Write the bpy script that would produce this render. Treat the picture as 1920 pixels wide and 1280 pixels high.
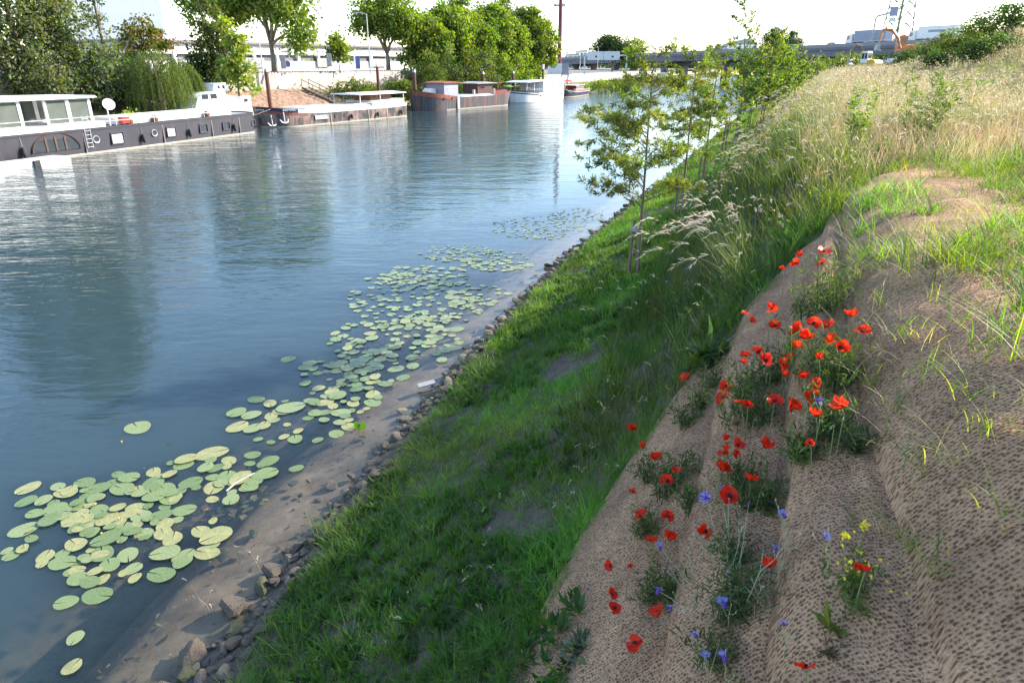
import bpy, math, random
import numpy as np
from mathutils import Vector, Matrix
for o in list(bpy.data.objects): bpy.data.objects.remove(o)
rng = np.random.default_rng(11); random.seed(11)
R = math.radians
scene = bpy.context.scene
COL = scene.collection

# ------------------------------------------------------------------ camera, sky, sun, exposure
EYE = 6.0; PITCH = R(22.1); FPX = 1284.0
cam = bpy.data.cameras.new('camera'); cam.lens = 36*FPX/1920; cam.sensor_width = 36; cam.clip_end = 6000; cam.clip_start = .05
camo = bpy.data.objects.new('camera', cam); COL.objects.link(camo)
camo.location = (0, 0, EYE); camo.rotation_euler = (R(90)-PITCH, 0, 0)
scene.camera = camo
SUN_AZ, SUN_EL = R(68), R(30)            # azimuth clockwise from +Y
world = bpy.data.worlds.new('World'); scene.world = world; world.use_nodes = True
wn = world.node_tree.nodes; wl = world.node_tree.links; wn.clear()
sky = wn.new('ShaderNodeTexSky'); sky.sky_type = 'NISHITA'; sky.sun_disc = False
sky.sun_elevation = SUN_EL; sky.sun_rotation = SUN_AZ; sky.air_density = 1.0; sky.dust_density = .5; sky.ozone_density = 1.2
bg = wn.new('ShaderNodeBackground'); bg.inputs[1].default_value = .15
wo = wn.new('ShaderNodeOutputWorld'); wl.new(sky.outputs[0], bg.inputs[0]); wl.new(bg.outputs[0], wo.inputs[0])
sl = bpy.data.lights.new('sun', 'SUN'); sl.energy = 3.9; sl.angle = R(.55); sl.color = (1, .91, .77)
so = bpy.data.objects.new('sun', sl); COL.objects.link(so)
sd = Vector((math.sin(SUN_AZ)*math.cos(SUN_EL), math.cos(SUN_AZ)*math.cos(SUN_EL), math.sin(SUN_EL)))
so.rotation_euler = sd.to_track_quat('Z', 'Y').to_euler(); so.location = sd*60
vs = scene.view_settings; vs.view_transform = 'Standard'; vs.look = 'None'; vs.gamma = 1; vs.use_curve_mapping = False; vs.exposure = 1.6
cy = scene.cycles
cy.max_bounces = 6; cy.diffuse_bounces = 3; cy.glossy_bounces = 3; cy.transmission_bounces = 3; cy.transparent_max_bounces = 6
cy.caustics_reflective = False; cy.caustics_refractive = False; cy.sample_clamp_indirect = 6

# ------------------------------------------------------------------ helpers
def tag(o, label=None, cat=None, group=None, kind=None):
    if label: o['label'] = label
    if cat: o['category'] = cat
    if group: o['group'] = group
    if kind: o['kind'] = kind
    return o
def link(name, data, parent=None, loc=None, rz=None):
    o = bpy.data.objects.new(name, data); COL.objects.link(o)
    if parent: o.parent = parent
    if loc is not None: o.location = loc
    if rz is not None: o.rotation_euler = (0, 0, rz)
    return o
def thing(name, label, cat, loc=(0, 0, 0), rz=0, group=None):
    o = link(name, None, None, loc, rz); o.empty_display_size = .1
    return tag(o, label, cat, group)
def mesh_np(name, V, F, mat, tint=None, smooth=False, uv=None):
    """V (n,3), F (m,3|4) -> mesh; tint (n,3) point colours; uv (n,2)"""
    V = np.asarray(V, np.float32); F = np.asarray(F, np.int32); k = F.shape[1]
    me = bpy.data.meshes.new(name)
    me.vertices.add(len(V)); me.vertices.foreach_set('co', V.ravel())
    me.loops.add(F.size); me.loops.foreach_set('vertex_index', F.ravel())
    me.polygons.add(len(F)); me.polygons.foreach_set('loop_start', np.arange(len(F), dtype=np.int32)*k)
    me.polygons.foreach_set('loop_total', np.full(len(F), k, np.int32))
    if smooth: me.polygons.foreach_set('use_smooth', np.ones(len(F), bool))
    if tint is not None:
        a = me.attributes.new('tint', 'FLOAT_COLOR', 'POINT')
        a.data.foreach_set('color', np.concatenate([np.asarray(tint, np.float32), np.ones((len(V), 1), np.float32)], 1).ravel())
    if uv is not None:
        l = me.uv_layers.new(name='UVMap'); l.data.foreach_set('uv', np.asarray(uv, np.float32)[F.ravel()].ravel())
    me.update(calc_edges=True); me.validate()
    me.materials.append(mat)
    return me
class MB:
    def __init__(s): s.v = []; s.f = []
    def add(s, vs, fs):
        n = len(s.v); s.v += [tuple(p) for p in vs]; s.f += [tuple(i+n for i in f) for f in fs]; return s
    def box(s, c, d, rz=0, ry=0, taper=1.0):
        x, y, z = d[0]/2, d[1]/2, d[2]/2; cz, sz = math.cos(rz), math.sin(rz); cy_, sy_ = math.cos(ry), math.sin(ry); vs = []
        for k in (-1, 1):
            t = taper if k > 0 else 1
            for i, j in ((-1, -1), (1, -1), (1, 1), (-1, 1)):
                a, b, h = i*x*t, j*y*t, k*z
                a, h = a*cy_+h*sy_, -a*sy_+h*cy_
                vs.append((c[0]+a*cz-b*sz, c[1]+a*sz+b*cz, c[2]+h))
        return s.add(vs, [(0, 3, 2, 1), (4, 5, 6, 7), (0, 1, 5, 4), (1, 2, 6, 5), (2, 3, 7, 6), (3, 0, 4, 7)])
    def tube(s, pts, rad, n=6, cap=True):
        pts = [Vector(p) for p in pts]
        if not hasattr(rad, '__len__'): rad = [rad]*len(pts)
        vs = []; ref = None
        for i, p in enumerate(pts):
            d = (pts[min(i+1, len(pts)-1)]-pts[max(i-1, 0)])
            d = d.normalized() if d.length > 1e-9 else Vector((0, 0, 1))
            if ref is None: ref = Vector((1, 0, 0)) if abs(d.x) < .8 else Vector((0, 1, 0))
            a = (ref-d*ref.dot(d)).normalized(); ref = a; b = d.cross(a)
            for k in range(n):
                t = 2*math.pi*k/n; vs.append(p+(a*math.cos(t)+b*math.sin(t))*rad[i])
        fs = [(i*n+k, i*n+(k+1) % n, (i+1)*n+(k+1) % n, (i+1)*n+k) for i in range(len(pts)-1) for k in range(n)]
        if cap: fs += [tuple(range(n-1, -1, -1)), tuple(range((len(pts)-1)*n, len(pts)*n))]
        return s.add(vs, fs)
    def cyl(s, p0, p1, r0, r1=None, n=10): return s.tube([p0, p1], [r0, r0 if r1 is None else r1], n)
    def prism(s, poly, d, o=(0, 0, 0), ax='y'):
        """poly of 2D points extruded by d along ax; ax y: poly is (x,z); ax z: poly is (x,y); ax x: poly is (y,z)"""
        def P(p, e):
            if ax == 'y': q = (p[0], e, p[1])
            elif ax == 'z': q = (p[0], p[1], e)
            else: q = (e, p[0], p[1])
            return tuple(q[i]+o[i] for i in range(3))
        n = len(poly); vs = [P(p, 0) for p in poly]+[P(p, d) for p in poly]
        return s.add(vs, [tuple(range(n-1, -1, -1)), tuple(range(n, 2*n))]+[(i, (i+1) % n, n+(i+1) % n, n+i) for i in range(n)])
    def lathe(s, prof, n=12, o=(0, 0, 0)):
        vs = [(o[0]+r*math.cos(2*math.pi*k/n), o[1]+r*math.sin(2*math.pi*k/n), o[2]+z) for r, z in prof for k in range(n)]
        return s.add(vs, [(i*n+k, i*n+(k+1) % n, (i+1)*n+(k+1) % n, (i+1)*n+k) for i in range(len(prof)-1) for k in range(n)])
    def mesh(s, name, mat, smooth=False):
        me = bpy.data.meshes.new(name); me.from_pydata(s.v, [], s.f); me.materials.append(mat)
        if smooth:
            me.polygons.foreach_set('use_smooth', np.ones(len(me.polygons), bool))
        me.update(); return me
    def build(s, name, mat, parent=None, smooth=False, loc=None, rz=None):
        return link(name, s.mesh(name, mat, smooth), parent, loc, rz)
def unit(a): return a/np.maximum(np.linalg.norm(a, axis=-1, keepdims=True), 1e-9)
def cat(parts):
    """merge (V,F,T) triples"""
    V = []; F = []; T = []; n = 0
    for v, f, t in parts: V.append(v); F.append(f+n); T.append(t); n += len(v)
    return np.concatenate(V), np.concatenate(F), np.concatenate(T)
def tints(n, cols, jit=.12):
    c = np.asarray(cols, float); base = c[rng.integers(0, len(c), n)]
    return np.clip(base*(1+rng.normal(0, jit, (n, 1)))*(1+rng.normal(0, jit*.35, (n, 3))), .004, .95)
def kites(C, D, L, W, col, roll=None):
    """leaf-shaped quads: base C, direction D, length L, width W -> tris (2 each)"""
    n = len(C); D = unit(D); rv = rng.normal(size=(n, 3)) if roll is None else roll
    S = unit(np.cross(D, rv)); L = np.broadcast_to(np.asarray(L, float), (n,))[:, None]; W = np.broadcast_to(np.asarray(W, float), (n,))[:, None]
    nrm = np.cross(S, D)
    V = np.stack([C, C+D*L*.45+S*W*.5+nrm*W*.12, C+D*L, C+D*L*.45-S*W*.5+nrm*W*.12], 1).reshape(-1, 3)
    i = np.arange(n)[:, None]*4
    F = np.concatenate([i+np.array([[0, 1, 2]]), i+np.array([[0, 2, 3]])], 0)
    return V, F, np.repeat(col, 4, 0)
def blades(B, az, h, w, lean, curl, col, segs=3):
    """grass blades: curved tapering strips from base points B"""
    n = len(B); h = np.broadcast_to(h, (n,)); w = np.broadcast_to(w, (n,)); lean = np.broadcast_to(lean, (n,)); curl = np.broadcast_to(curl, (n,))
    d = np.stack([np.cos(az), np.sin(az), np.zeros(n)], 1); sd_ = np.stack([-np.sin(az), np.cos(az), np.zeros(n)], 1)
    tw = rng.uniform(-.9, .9, n)[:, None]; sd_ = unit(sd_*np.cos(tw)+d*np.sin(tw))
    P = []
    for k in range(segs+1):
        u = k/segs
        c = B+d*(h*(lean*u+curl*u*u))[:, None]; c = c.copy(); c[:, 2] += h*(u-.45*curl*u*u-.15*lean*u)
        if k < segs:
            ww = (w*.5*(1-u)**.6)[:, None]; P += [c-sd_*ww, c+sd_*ww]
        else: P.append(c)
    V = np.stack(P, 1); nv = 2*segs+1
    f = []
    for k in range(segs-1): a = 2*k; f += [(a, a+1, a+3), (a, a+3, a+2)]
    f.append((2*segs-2, 2*segs-1, 2*segs))
    f = np.array(f)
    F = (np.arange(n)[:, None, None]*nv+f[None]).reshape(-1, 3)
    return V.reshape(-1, 3), F, np.repeat(col, nv, 0), V[:, -1], V[:, -1]-V[:, -3]

# ------------------------------------------------------------------ materials
def nt(name):
    m = bpy.data.materials.new(name); m.use_nodes = True; t = m.node_tree
    return m, t.nodes, t.links, t.nodes['Principled BSDF']
def node(n, typ, **kw):
    x = n.new(typ)
    for k, v in kw.items():
        if k.startswith('i_'): x.inputs[int(k[2:]) if k[2:].isdigit() else k[2:]].default_value = v
        else: setattr(x, k, v)
    return x
def mat(name, col, rough=.75, var=.18, scale=6, col2=None, amount=.5, bump=0., metal=0., stretch=(1, 1, 1), coat=0., detail=6):
    """noise-varied surface; col2 mixes in as stains of the given amount"""
    m, n, l, b = nt(name)
    tc = node(n, 'ShaderNodeTexCoord'); mp = node(n, 'ShaderNodeMapping'); mp.inputs['Scale'].default_value = stretch
    l.new(tc.outputs['Object'], mp.inputs[0])
    no = node(n, 'ShaderNodeTexNoise'); no.inputs['Scale'].default_value = scale; no.inputs['Detail'].default_value = detail; no.inputs['Roughness'].default_value = .65
    l.new(mp.outputs[0], no.inputs['Vector'])
    cr = node(n, 'ShaderNodeValToRGB'); e = cr.color_ramp.elements
    c = np.array(col[:3]); lo = c*(1-var); hi = np.minimum(c*(1+var), .95)
    e[0].position = .3; e[1].position = .7; e[0].color = (*lo, 1); e[1].color = (*hi, 1)
    l.new(no.outputs[0], cr.inputs[0]); out = cr.outputs[0]
    if col2 is not None:
        n2 = node(n, 'ShaderNodeTexNoise'); n2.inputs['Scale'].default_value = scale*.37; n2.inputs['Detail'].default_value = 8; n2.inputs['Roughness'].default_value = .7
        l.new(mp.outputs[0], n2.inputs['Vector'])
        r2 = node(n, 'ShaderNodeValToRGB'); r2.color_ramp.elements[0].position = .68-.4*amount; r2.color_ramp.elements[1].position = .76-.4*amount+.06
        l.new(n2.outputs[0], r2.inputs[0])
        mx = node(n, 'ShaderNodeMixRGB'); mx.inputs[2].default_value = (*col2[:3], 1)
        l.new(r2.outputs[0], mx.inputs[0]); l.new(out, mx.inputs[1]); out = mx.outputs[0]
    l.new(out, b.inputs['Base Color']); b.inputs['Roughness'].default_value = rough; b.inputs['Metallic'].default_value = metal
    b.inputs['Coat Weight'].default_value = coat
    if bump:
        bp = node(n, 'ShaderNodeBump'); bp.inputs['Strength'].default_value = 1; bp.inputs['Distance'].default_value = bump
        l.new(no.outputs[0], bp.inputs['Height']); l.new(bp.outputs[0], b.inputs['Normal'])
    return m
def leafmat(name, trans=.4, rough=.6, spec=.25, sat=1.35, mult=(1.5, 1.7, .75)):
    """thin leaves: reflect and let light through; colour from the plant's own tint"""
    m, n, l, b = nt(name)
    at_ = node(n, 'ShaderNodeAttribute', attribute_name='tint')
    l.new(at_.outputs['Color'], b.inputs['Base Color']); b.inputs['Roughness'].default_value = rough; b.inputs['Specular IOR Level'].default_value = spec
    tr = node(n, 'ShaderNodeBsdfTranslucent')
    mu = node(n, 'ShaderNodeMixRGB', blend_type='MULTIPLY'); mu.inputs[0].default_value = 1; mu.inputs[2].default_value = (*mult, 1)
    hs = node(n, 'ShaderNodeHueSaturation'); hs.inputs['Saturation'].default_value = sat
    l.new(at_.outputs['Color'], mu.inputs[1]); l.new(mu.outputs[0], hs.inputs['Color']); l.new(hs.outputs[0], tr.inputs[0])
    ms = node(n, 'ShaderNodeMixShader'); ms.inputs[0].default_value = trans
    l.new(b.outputs[0], ms.inputs[1]); l.new(tr.outputs[0], ms.inputs[2]); l.new(ms.outputs[0], n['Material Output'].inputs[0])
    return m
LEAF = leafmat('leaf', .42); GRASS = leafmat('grass_blade', .45, .55, .3); STRAW = leafmat('dry_grass', .4, .6, .3, 1.0, (1.2, 1.15, 1.0))
def petalmat(name, col, tr, trans=.35):
    m, n, l, b = nt(name)
    tc = node(n, 'ShaderNodeTexCoord'); no = node(n, 'ShaderNodeTexNoise'); no.inputs['Scale'].default_value = 60; l.new(tc.outputs['Object'], no.inputs['Vector'])
    mx = node(n, 'ShaderNodeMixRGB'); mx.inputs[1].default_value = (*[c*.75 for c in col], 1); mx.inputs[2].default_value = (*col, 1); l.new(no.outputs[0], mx.inputs[0])
    l.new(mx.outputs[0], b.inputs['Base Color']); b.inputs['Roughness'].default_value = .45; b.inputs['Specular IOR Level'].default_value = .3
    t = node(n, 'ShaderNodeBsdfTranslucent'); t.inputs[0].default_value = (*tr, 1)
    ms = node(n, 'ShaderNodeMixShader'); ms.inputs[0].default_value = trans
    l.new(b.outputs[0], ms.inputs[1]); l.new(t.outputs[0], ms.inputs[2]); l.new(ms.outputs[0], n['Material Output'].inputs[0])
    return m
def glassmat(name, col, rough=.05):
    m, n, l, b = nt(name)
    tc = node(n, 'ShaderNodeTexCoord'); no = node(n, 'ShaderNodeTexNoise'); no.inputs['Scale'].default_value = 1.3; l.new(tc.outputs['Object'], no.inputs['Vector'])
    mx = node(n, 'ShaderNodeMixRGB'); mx.inputs[1].default_value = (*[c*.6 for c in col], 1); mx.inputs[2].default_value = (*col, 1); l.new(no.outputs[0], mx.inputs[0])
    l.new(mx.outputs[0], b.inputs['Base Color']); b.inputs['Roughness'].default_value = rough; b.inputs['Specular IOR Level'].default_value = .8
    return m
BARK = mat('bark', (.12, .09, .065), .9, .35, 14, bump=.01, stretch=(1, 1, .25))
BARKG = mat('plane_bark', (.22, .18, .13), .85, .3, 3, col2=(.36, .33, .24), amount=.35)
STAKE = mat('stake_wood', (.17, .13, .1), .85, .3, 20, bump=.004, stretch=(1, 1, .12))
WHITE = mat('white_paint', (.78, .78, .76), .5, .05, 2, col2=(.55, .53, .48), amount=.12)
WHITEC = mat('white_wall', (.8, .8, .79), .8, .04, .5)
DARK = mat('dark_gap', (.03, .03, .035), .8, .2, 2)
GREY = mat('grey_metal', (.35, .36, .37), .5, .12, 4, metal=.3)
STEELW = mat('galvanised_steel', (.55, .57, .58), .45, .1, 5, metal=.4)
RUSTP = mat('rusty_pile', (.13, .05, .035), .8, .3, 3, col2=(.22, .1, .06), amount=.4, stretch=(1, 1, .3))
GLASS = glassmat('window_glass', (.05, .06, .07)); CURTAIN = mat('curtain', (.7, .69, .72), .9, .15, 9, stretch=(4, 4, .3))
RED = mat('red_paint', (.6, .04, .03), .5, .1, 4); CONC = mat('concrete', (.42, .4, .36), .9, .15, 2.5, col2=(.25, .23, .2), amount=.3, stretch=(1, 1, .3))
# ------------------------------------------------------------------ paths and ground
class Path:
    def __init__(s, pts, step=.25):
        p = np.array(pts, float); q = np.vstack([2*p[0]-p[1], p, 2*p[-1]-p[-2]]); out = []
        for i in range(1, len(q)-2):
            n = max(4, int(np.linalg.norm(q[i+1]-q[i])/step)); t = np.linspace(0, 1, n, endpoint=False)[:, None]
            a, b, c, d = q[i-1], q[i], q[i+1], q[i+2]
            out.append(.5*((2*b)+(-a+c)*t+(2*a-5*b+4*c-d)*t**2+(-a+3*b-3*c+d)*t**3))
        o = np.vstack(out+[p[-1:]])
        for _ in range(30): o[1:-1] = .25*o[:-2]+.5*o[1:-1]+.25*o[2:]
        ds = np.r_[0, np.cumsum(np.linalg.norm(np.diff(o, axis=0), axis=1))]
        s.L = ds[-1]; s.S = np.arange(0, s.L, step); s.P = np.stack([np.interp(s.S, ds, o[:, k]) for k in (0, 1)], 1)
        T = np.gradient(s.P, axis=0)
        k = 13; ker = np.ones(k)/k; Tp = np.pad(T, ((k//2, k//2), (0, 0)), mode='edge'); T = np.stack([np.convolve(Tp[:, j], ker, 'valid') for j in (0, 1)], 1)
        s.T = unit(T); s.N = np.stack([s.T[:, 1], -s.T[:, 0]], 1)
    def xy(s, S, t):
        S = np.asarray(S, float); t = np.asarray(t, float)
        P = np.stack([np.interp(S, s.S, s.P[:, k]) for k in (0, 1)], -1); N = np.stack([np.interp(S, s.S, s.N[:, k]) for k in (0, 1)], -1)
        return P+N*t[..., None]
    def inv(s, xy):
        xy = np.atleast_2d(xy); S = np.empty(len(xy)); t = np.empty(len(xy))
        for a in range(0, len(xy), 20000):
            q = xy[a:a+20000]; d = ((q[:, None, :]-s.P[None])**2).sum(-1); i = d.argmin(1); e = q-s.P[i]
            S[a:a+20000] = s.S[i]+(e*s.T[i]).sum(1); t[a:a+20000] = (e*s.N[i]).sum(1)
        return S, t
    def y2s(s, y): return float(np.interp(y, s.P[:, 1], s.S))
near = Path([(-4.9, -8), (-4.3, -2), (-3.55, 4), (-2.95, 7.2), (-2.0, 10.7), (-.85, 14.5), (.7, 19.5), (2.8, 25), (5.3, 31.2), (9.7, 42), (13.8, 52.5), (18.8, 65), (26.5, 84.5), (34, 100), (48, 127), (74, 172), (128, 270), (190, 390)])
far = Path([(-44, 8), (-37, 30), (-31, 47.9), (-23.9, 68), (-13.2, 89), (-1.2, 111), (8.6, 130), (16.3, 151), (26.5, 172), (68, 266), (125, 395)], .5)
_g = rng.random((256, 256))
def vnoise(x, y, f):
    x = np.asarray(x)*f; y = np.asarray(y)*f; xi = np.floor(x).astype(int); yi = np.floor(y).astype(int); a = x-xi; b = y-yi
    a = a*a*(3-2*a); b = b*b*(3-2*b); g = lambda i, j: _g[i % 256, j % 256]
    return (g(xi, yi)*(1-a)+g(xi+1, yi)*a)*(1-b)+(g(xi, yi+1)*(1-a)+g(xi+1, yi+1)*a)*b-.5
def crest(S): return np.interp(S, [0, 12, 30, 75, 200], [6.3, 6.3, 7.4, 9, 11])
PU = [-6, -.5, -.3, -.18, -.06, 0, .05, .2, .4, .58, .63, .8, .93, 1.0, 1.1, 1.5, 3]
PZ = [-5, -2.4, -.8, -.24, -.09, -.02, .14, .5, 1.05, 1.75, 2.05, 3.35, 4.2, 4.45, 4.58, 4.68, 4.75]
def gz(S, t):
    S = np.asarray(S, float); t = np.asarray(t, float); D = crest(S)
    z = np.interp(t/D, PU, PZ)
    hill = np.clip((t-D-4-.02*np.abs(S-60))/9, 0, 1); hill = hill*hill*(3-2*hill)*np.clip((S-24)/22, 0, 1)*np.clip((175-S)/60, 0, 1)
    z = z+hill*3.1
    amp = np.clip(t/2, .1, 1)*np.clip((t+1)/1, .15, 1)
    z = z+amp*(vnoise(S, t, .35)*.22+vnoise(S+9, t+3, 1.3)*.09+vnoise(S, t, 4)*.03)
    return z
SEAM = [lambda s: np.interp(s, [2, 12.5, 14.3, 16.65, 18.1, 30], [.9, 3.5, 4.05, 5.3, 6.2, 12]), lambda s: 4.5+.17*(s-11.6), lambda s: 4.95+.19*(s-11.2), lambda s: 5.42+.14*(s-11), lambda s: 7.6+.12*(s-11), lambda s: 10.2+0*s]
MAT_END = (16.2, 17.6, 18.4, 21.2, 21.6)      # how far each jute strip runs
def seam(k, s): return np.maximum(SEAM[k](s), SEAM[0](s)) if k < 5 else SEAM[5](s)
def mat_bulge(v, s, k):
    v = np.clip(v, 0, 1); f = np.clip((MAT_END[k]-s)/2.5, .1, 1)
    return .015+f*((.17 if k < 3 else .12)*np.sin(np.pi*v**.5)**.8*(1+.6*vnoise(s+7*k, v*0, .7))+.035*vnoise(s+3*k, v*2, 2.1)+.02*vnoise(s*1.3+k, v*4, 3.3))
def gs(S, t):
    """height of the ground with the jute strips laid on it"""
    z = gz(S, t); e = np.zeros_like(z)
    for k in range(5):
        lo = seam(k, S); hi = np.maximum(seam(k+1, S), lo+.05); v = (t-lo)/(hi-lo); ins = (v > 0) & (v < 1) & (S < MAT_END[k])
        e = np.where(ins, mat_bulge(v, S, k)+.012*k, e)
    return z+e
def ground(xy):
    S, t = near.inv(xy); return gs(S, t)
def pt(S, t, dz=0):
    q = near.xy(S, t); return np.concatenate([q, (gs(S, t)+dz)[..., None]], -1)
def ray(x, y):
    u = (x-960)/FPX; v = (640-y)/FPX
    return np.array([u, math.cos(PITCH)+v*math.sin(PITCH), -math.sin(PITCH)+v*math.cos(PITCH)])
def at(x, y, z=0):
    d = ray(x, y); return np.array([0, 0, EYE])+d*((z-EYE)/d[2])
def atY(x, y, Y):
    d = ray(x, y); return np.array([0, 0, EYE])+d*(Y/d[1])
def hit(x, y, h=0):
    """the place on the near bank where a line of sight comes within h of the ground"""
    d = ray(x, y); k = np.concatenate([np.arange(.8, 14, .03), np.arange(14, 60, .15), np.arange(60, 200, .5)])
    p = np.array([0, 0, EYE])+d*k[:, None]; g = ground(p[:, :2]); i = np.argmax(p[:, 2]-g < h)
    return p[i], g[i]
# ------------------------------------------------------------------ the setting
def strip(name, path, Ss, ts, zf, m, uvs=None, smooth=True):
    A, B = np.meshgrid(Ss, ts, indexing='ij'); q = path.xy(A, B); z = zf(A, B)
    V = np.concatenate([q, z[..., None]], -1).reshape(-1, 3); nS, nT = A.shape
    i = (np.arange(nS-1)[:, None]*nT+np.arange(nT-1)[None]).ravel()
    F = np.stack([i, i+nT, i+nT+1, i+1], 1)
    uv = np.stack([A.ravel(), B.ravel()], 1)
    # sheets face up
    n = np.cross(V[F[0, 1]]-V[F[0, 0]], V[F[0, 3]]-V[F[0, 0]])
    if n[2] < 0: F = F[:, ::-1]
    return mesh_np(name, V, F, m, smooth=smooth, uv=uv)
def soilmat(name, cols, scale, bump, peb=0.):
    m, n, l, b = nt(name)
    tc = node(n, 'ShaderNodeTexCoord'); no = node(n, 'ShaderNodeTexNoise'); no.inputs['Scale'].default_value = scale; no.inputs['Detail'].default_value = 9; no.inputs['Roughness'].default_value = .7
    l.new(tc.outputs['Object'], no.inputs['Vector'])
    cr = node(n, 'ShaderNodeValToRGB'); el = cr.color_ramp.elements; el[0].position = .3; el[1].position = .72
    el[0].color = (*cols[0], 1); el[1].color = (*cols[-1], 1)
    for k, c in enumerate(cols[1:-1]): e = el.new(.3+.42*(k+1)/(len(cols)-1)); e.color = (*c, 1)
    l.new(no.outputs[0], cr.inputs[0]); out = cr.outputs[0]; hgt = no.outputs[0]
    if peb:
        vo = node(n, 'ShaderNodeTexVoronoi'); vo.inputs['Scale'].default_value = peb; l.new(tc.outputs['Object'], vo.inputs['Vector'])
        cl = node(n, 'ShaderNodeValToRGB'); cl.color_ramp.elements[0].position = .0; cl.color_ramp.elements[1].position = .45
        cl.color_ramp.elements[0].color = (1.25, 1.2, 1.12, 1); cl.color_ramp.elements[1].color = (.72, .72, .72, 1)
        l.new(vo.outputs['Distance'], cl.inputs[0])
        mu = node(n, 'ShaderNodeMixRGB', blend_type='MULTIPLY'); mu.inputs[0].default_value = .8; l.new(out, mu.inputs[1]); l.new(cl.outputs[0], mu.inputs[2]); out = mu.outputs[0]
        sb = node(n, 'ShaderNodeMath', operation='SUBTRACT'); l.new(no.outputs[0], sb.inputs[0]); l.new(vo.outputs['Distance'], sb.inputs[1]); hgt = sb.outputs[0]
    l.new(out, b.inputs['Base Color']); b.inputs['Roughness'].default_value = .92
    bp = node(n, 'ShaderNodeBump'); bp.inputs['Distance'].default_value = bump; bp.inputs['Strength'].default_value = .9
    l.new(hgt, bp.inputs['Height']); l.new(bp.outputs[0], b.inputs['Normal'])
    return m
SOIL = soilmat('bank_soil', [(.06, .05, .035), (.12, .095, .07), (.2, .165, .125)], 5, .02, 38)
SAND = soilmat('river_sand', [(.1, .062, .04), (.22, .145, .095), (.34, .235, .16)], 1.6, .03, 0)
LAND = soilmat('far_land', [(.09, .1, .04), (.16, .15, .07), (.24, .2, .12)], .12, .05)
REVET = soilmat('revetment_stone', [(.17, .1, .07), (.36, .22, .15), (.46, .32, .23)], 1.8, .12, 2.6)
QUAY = soilmat('quay_paving', [(.16, .15, .14), (.24, .23, .21)], .8, .01)
def lin(a, b, st): return np.arange(a, b+st*.5, st)
Ss = np.concatenate([lin(0, 34, .17), lin(34.4, 90, .6), lin(92, near.L-1, 3)])
ts = np.concatenate([lin(.02, 11, .14), lin(11.5, 30, .6), [34, 40, 50, 65, 90, 130, 200, 320]])
tag(link('embankment', strip('embankment', near, Ss, ts, gz, SOIL)), 'soil embankment sloping from the grassy crest down to the river', kind='structure')
ts = np.concatenate([[-48, -36, -25, -18, -13, -10], lin(-8, .02, .12)])
tag(link('river_bed', strip('river_bed', near, Ss, ts, lambda S, t: gz(S, t)+np.where(t < -.1, (vnoise(S, t, 1.7)*.1+vnoise(S, t, 5)*.03)*np.clip(-t, 0, 1), 0), SAND)), 'sandy river bed showing through the shallows', kind='structure')
def zq(S): return np.interp(S, [0, 105, 135, 400], [4.75, 4.75, 3.4, 3.3])
WT = -15.5
def farz(S, t):
    top = zq(S)-1.9; z = np.where(t > -6.2, -2.5+(-t-3)*.7, np.where(t > -7.2, -.26+(-t-6.2)*.5, .24+(top-.24)*(-t-7.2)/8.3))
    return z+vnoise(S, t, .5)*.25*np.clip((-t-6)/3, 0, 1)
Sf = lin(0, far.L-1, 1.0); S_rev = (far.y2s(66), far.y2s(88))
s0, s1 = S_rev
tag(link('river_bank', strip('river_bank', far, Sf, lin(WT, -3, .5), farz, LAND)), 'earth bank below the quay wall across the river', kind='structure')
tag(link('quay', strip('quay', far, Sf, [-600, -300, -150, -60, -30, WT-.35], lambda S, t: zq(S)+0*t, QUAY)), 'paved quay behind the wall', kind='structure')
V = [(-2500, 392, 2.6), (3000, 392, 2.6), (3000, 5000, 2.6), (-2500, 5000, 2.6)]
tag(link('land', mesh_np('land', V, [(0, 1, 2, 3)], LAND)), 'flat land beyond the bridge', kind='structure')
# stone revetment between two barges
rv = strip('stone_revetment', far, lin(s0, s1, .5), lin(WT+.1, -6.5, .25), lambda S, t: farz(S, t)+.16+vnoise(S, t, 2.2)*.16, REVET)
tag(link('stone_revetment', rv), 'pinkish stone revetment sloping from the quay wall to the water', 'revetment')
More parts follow.
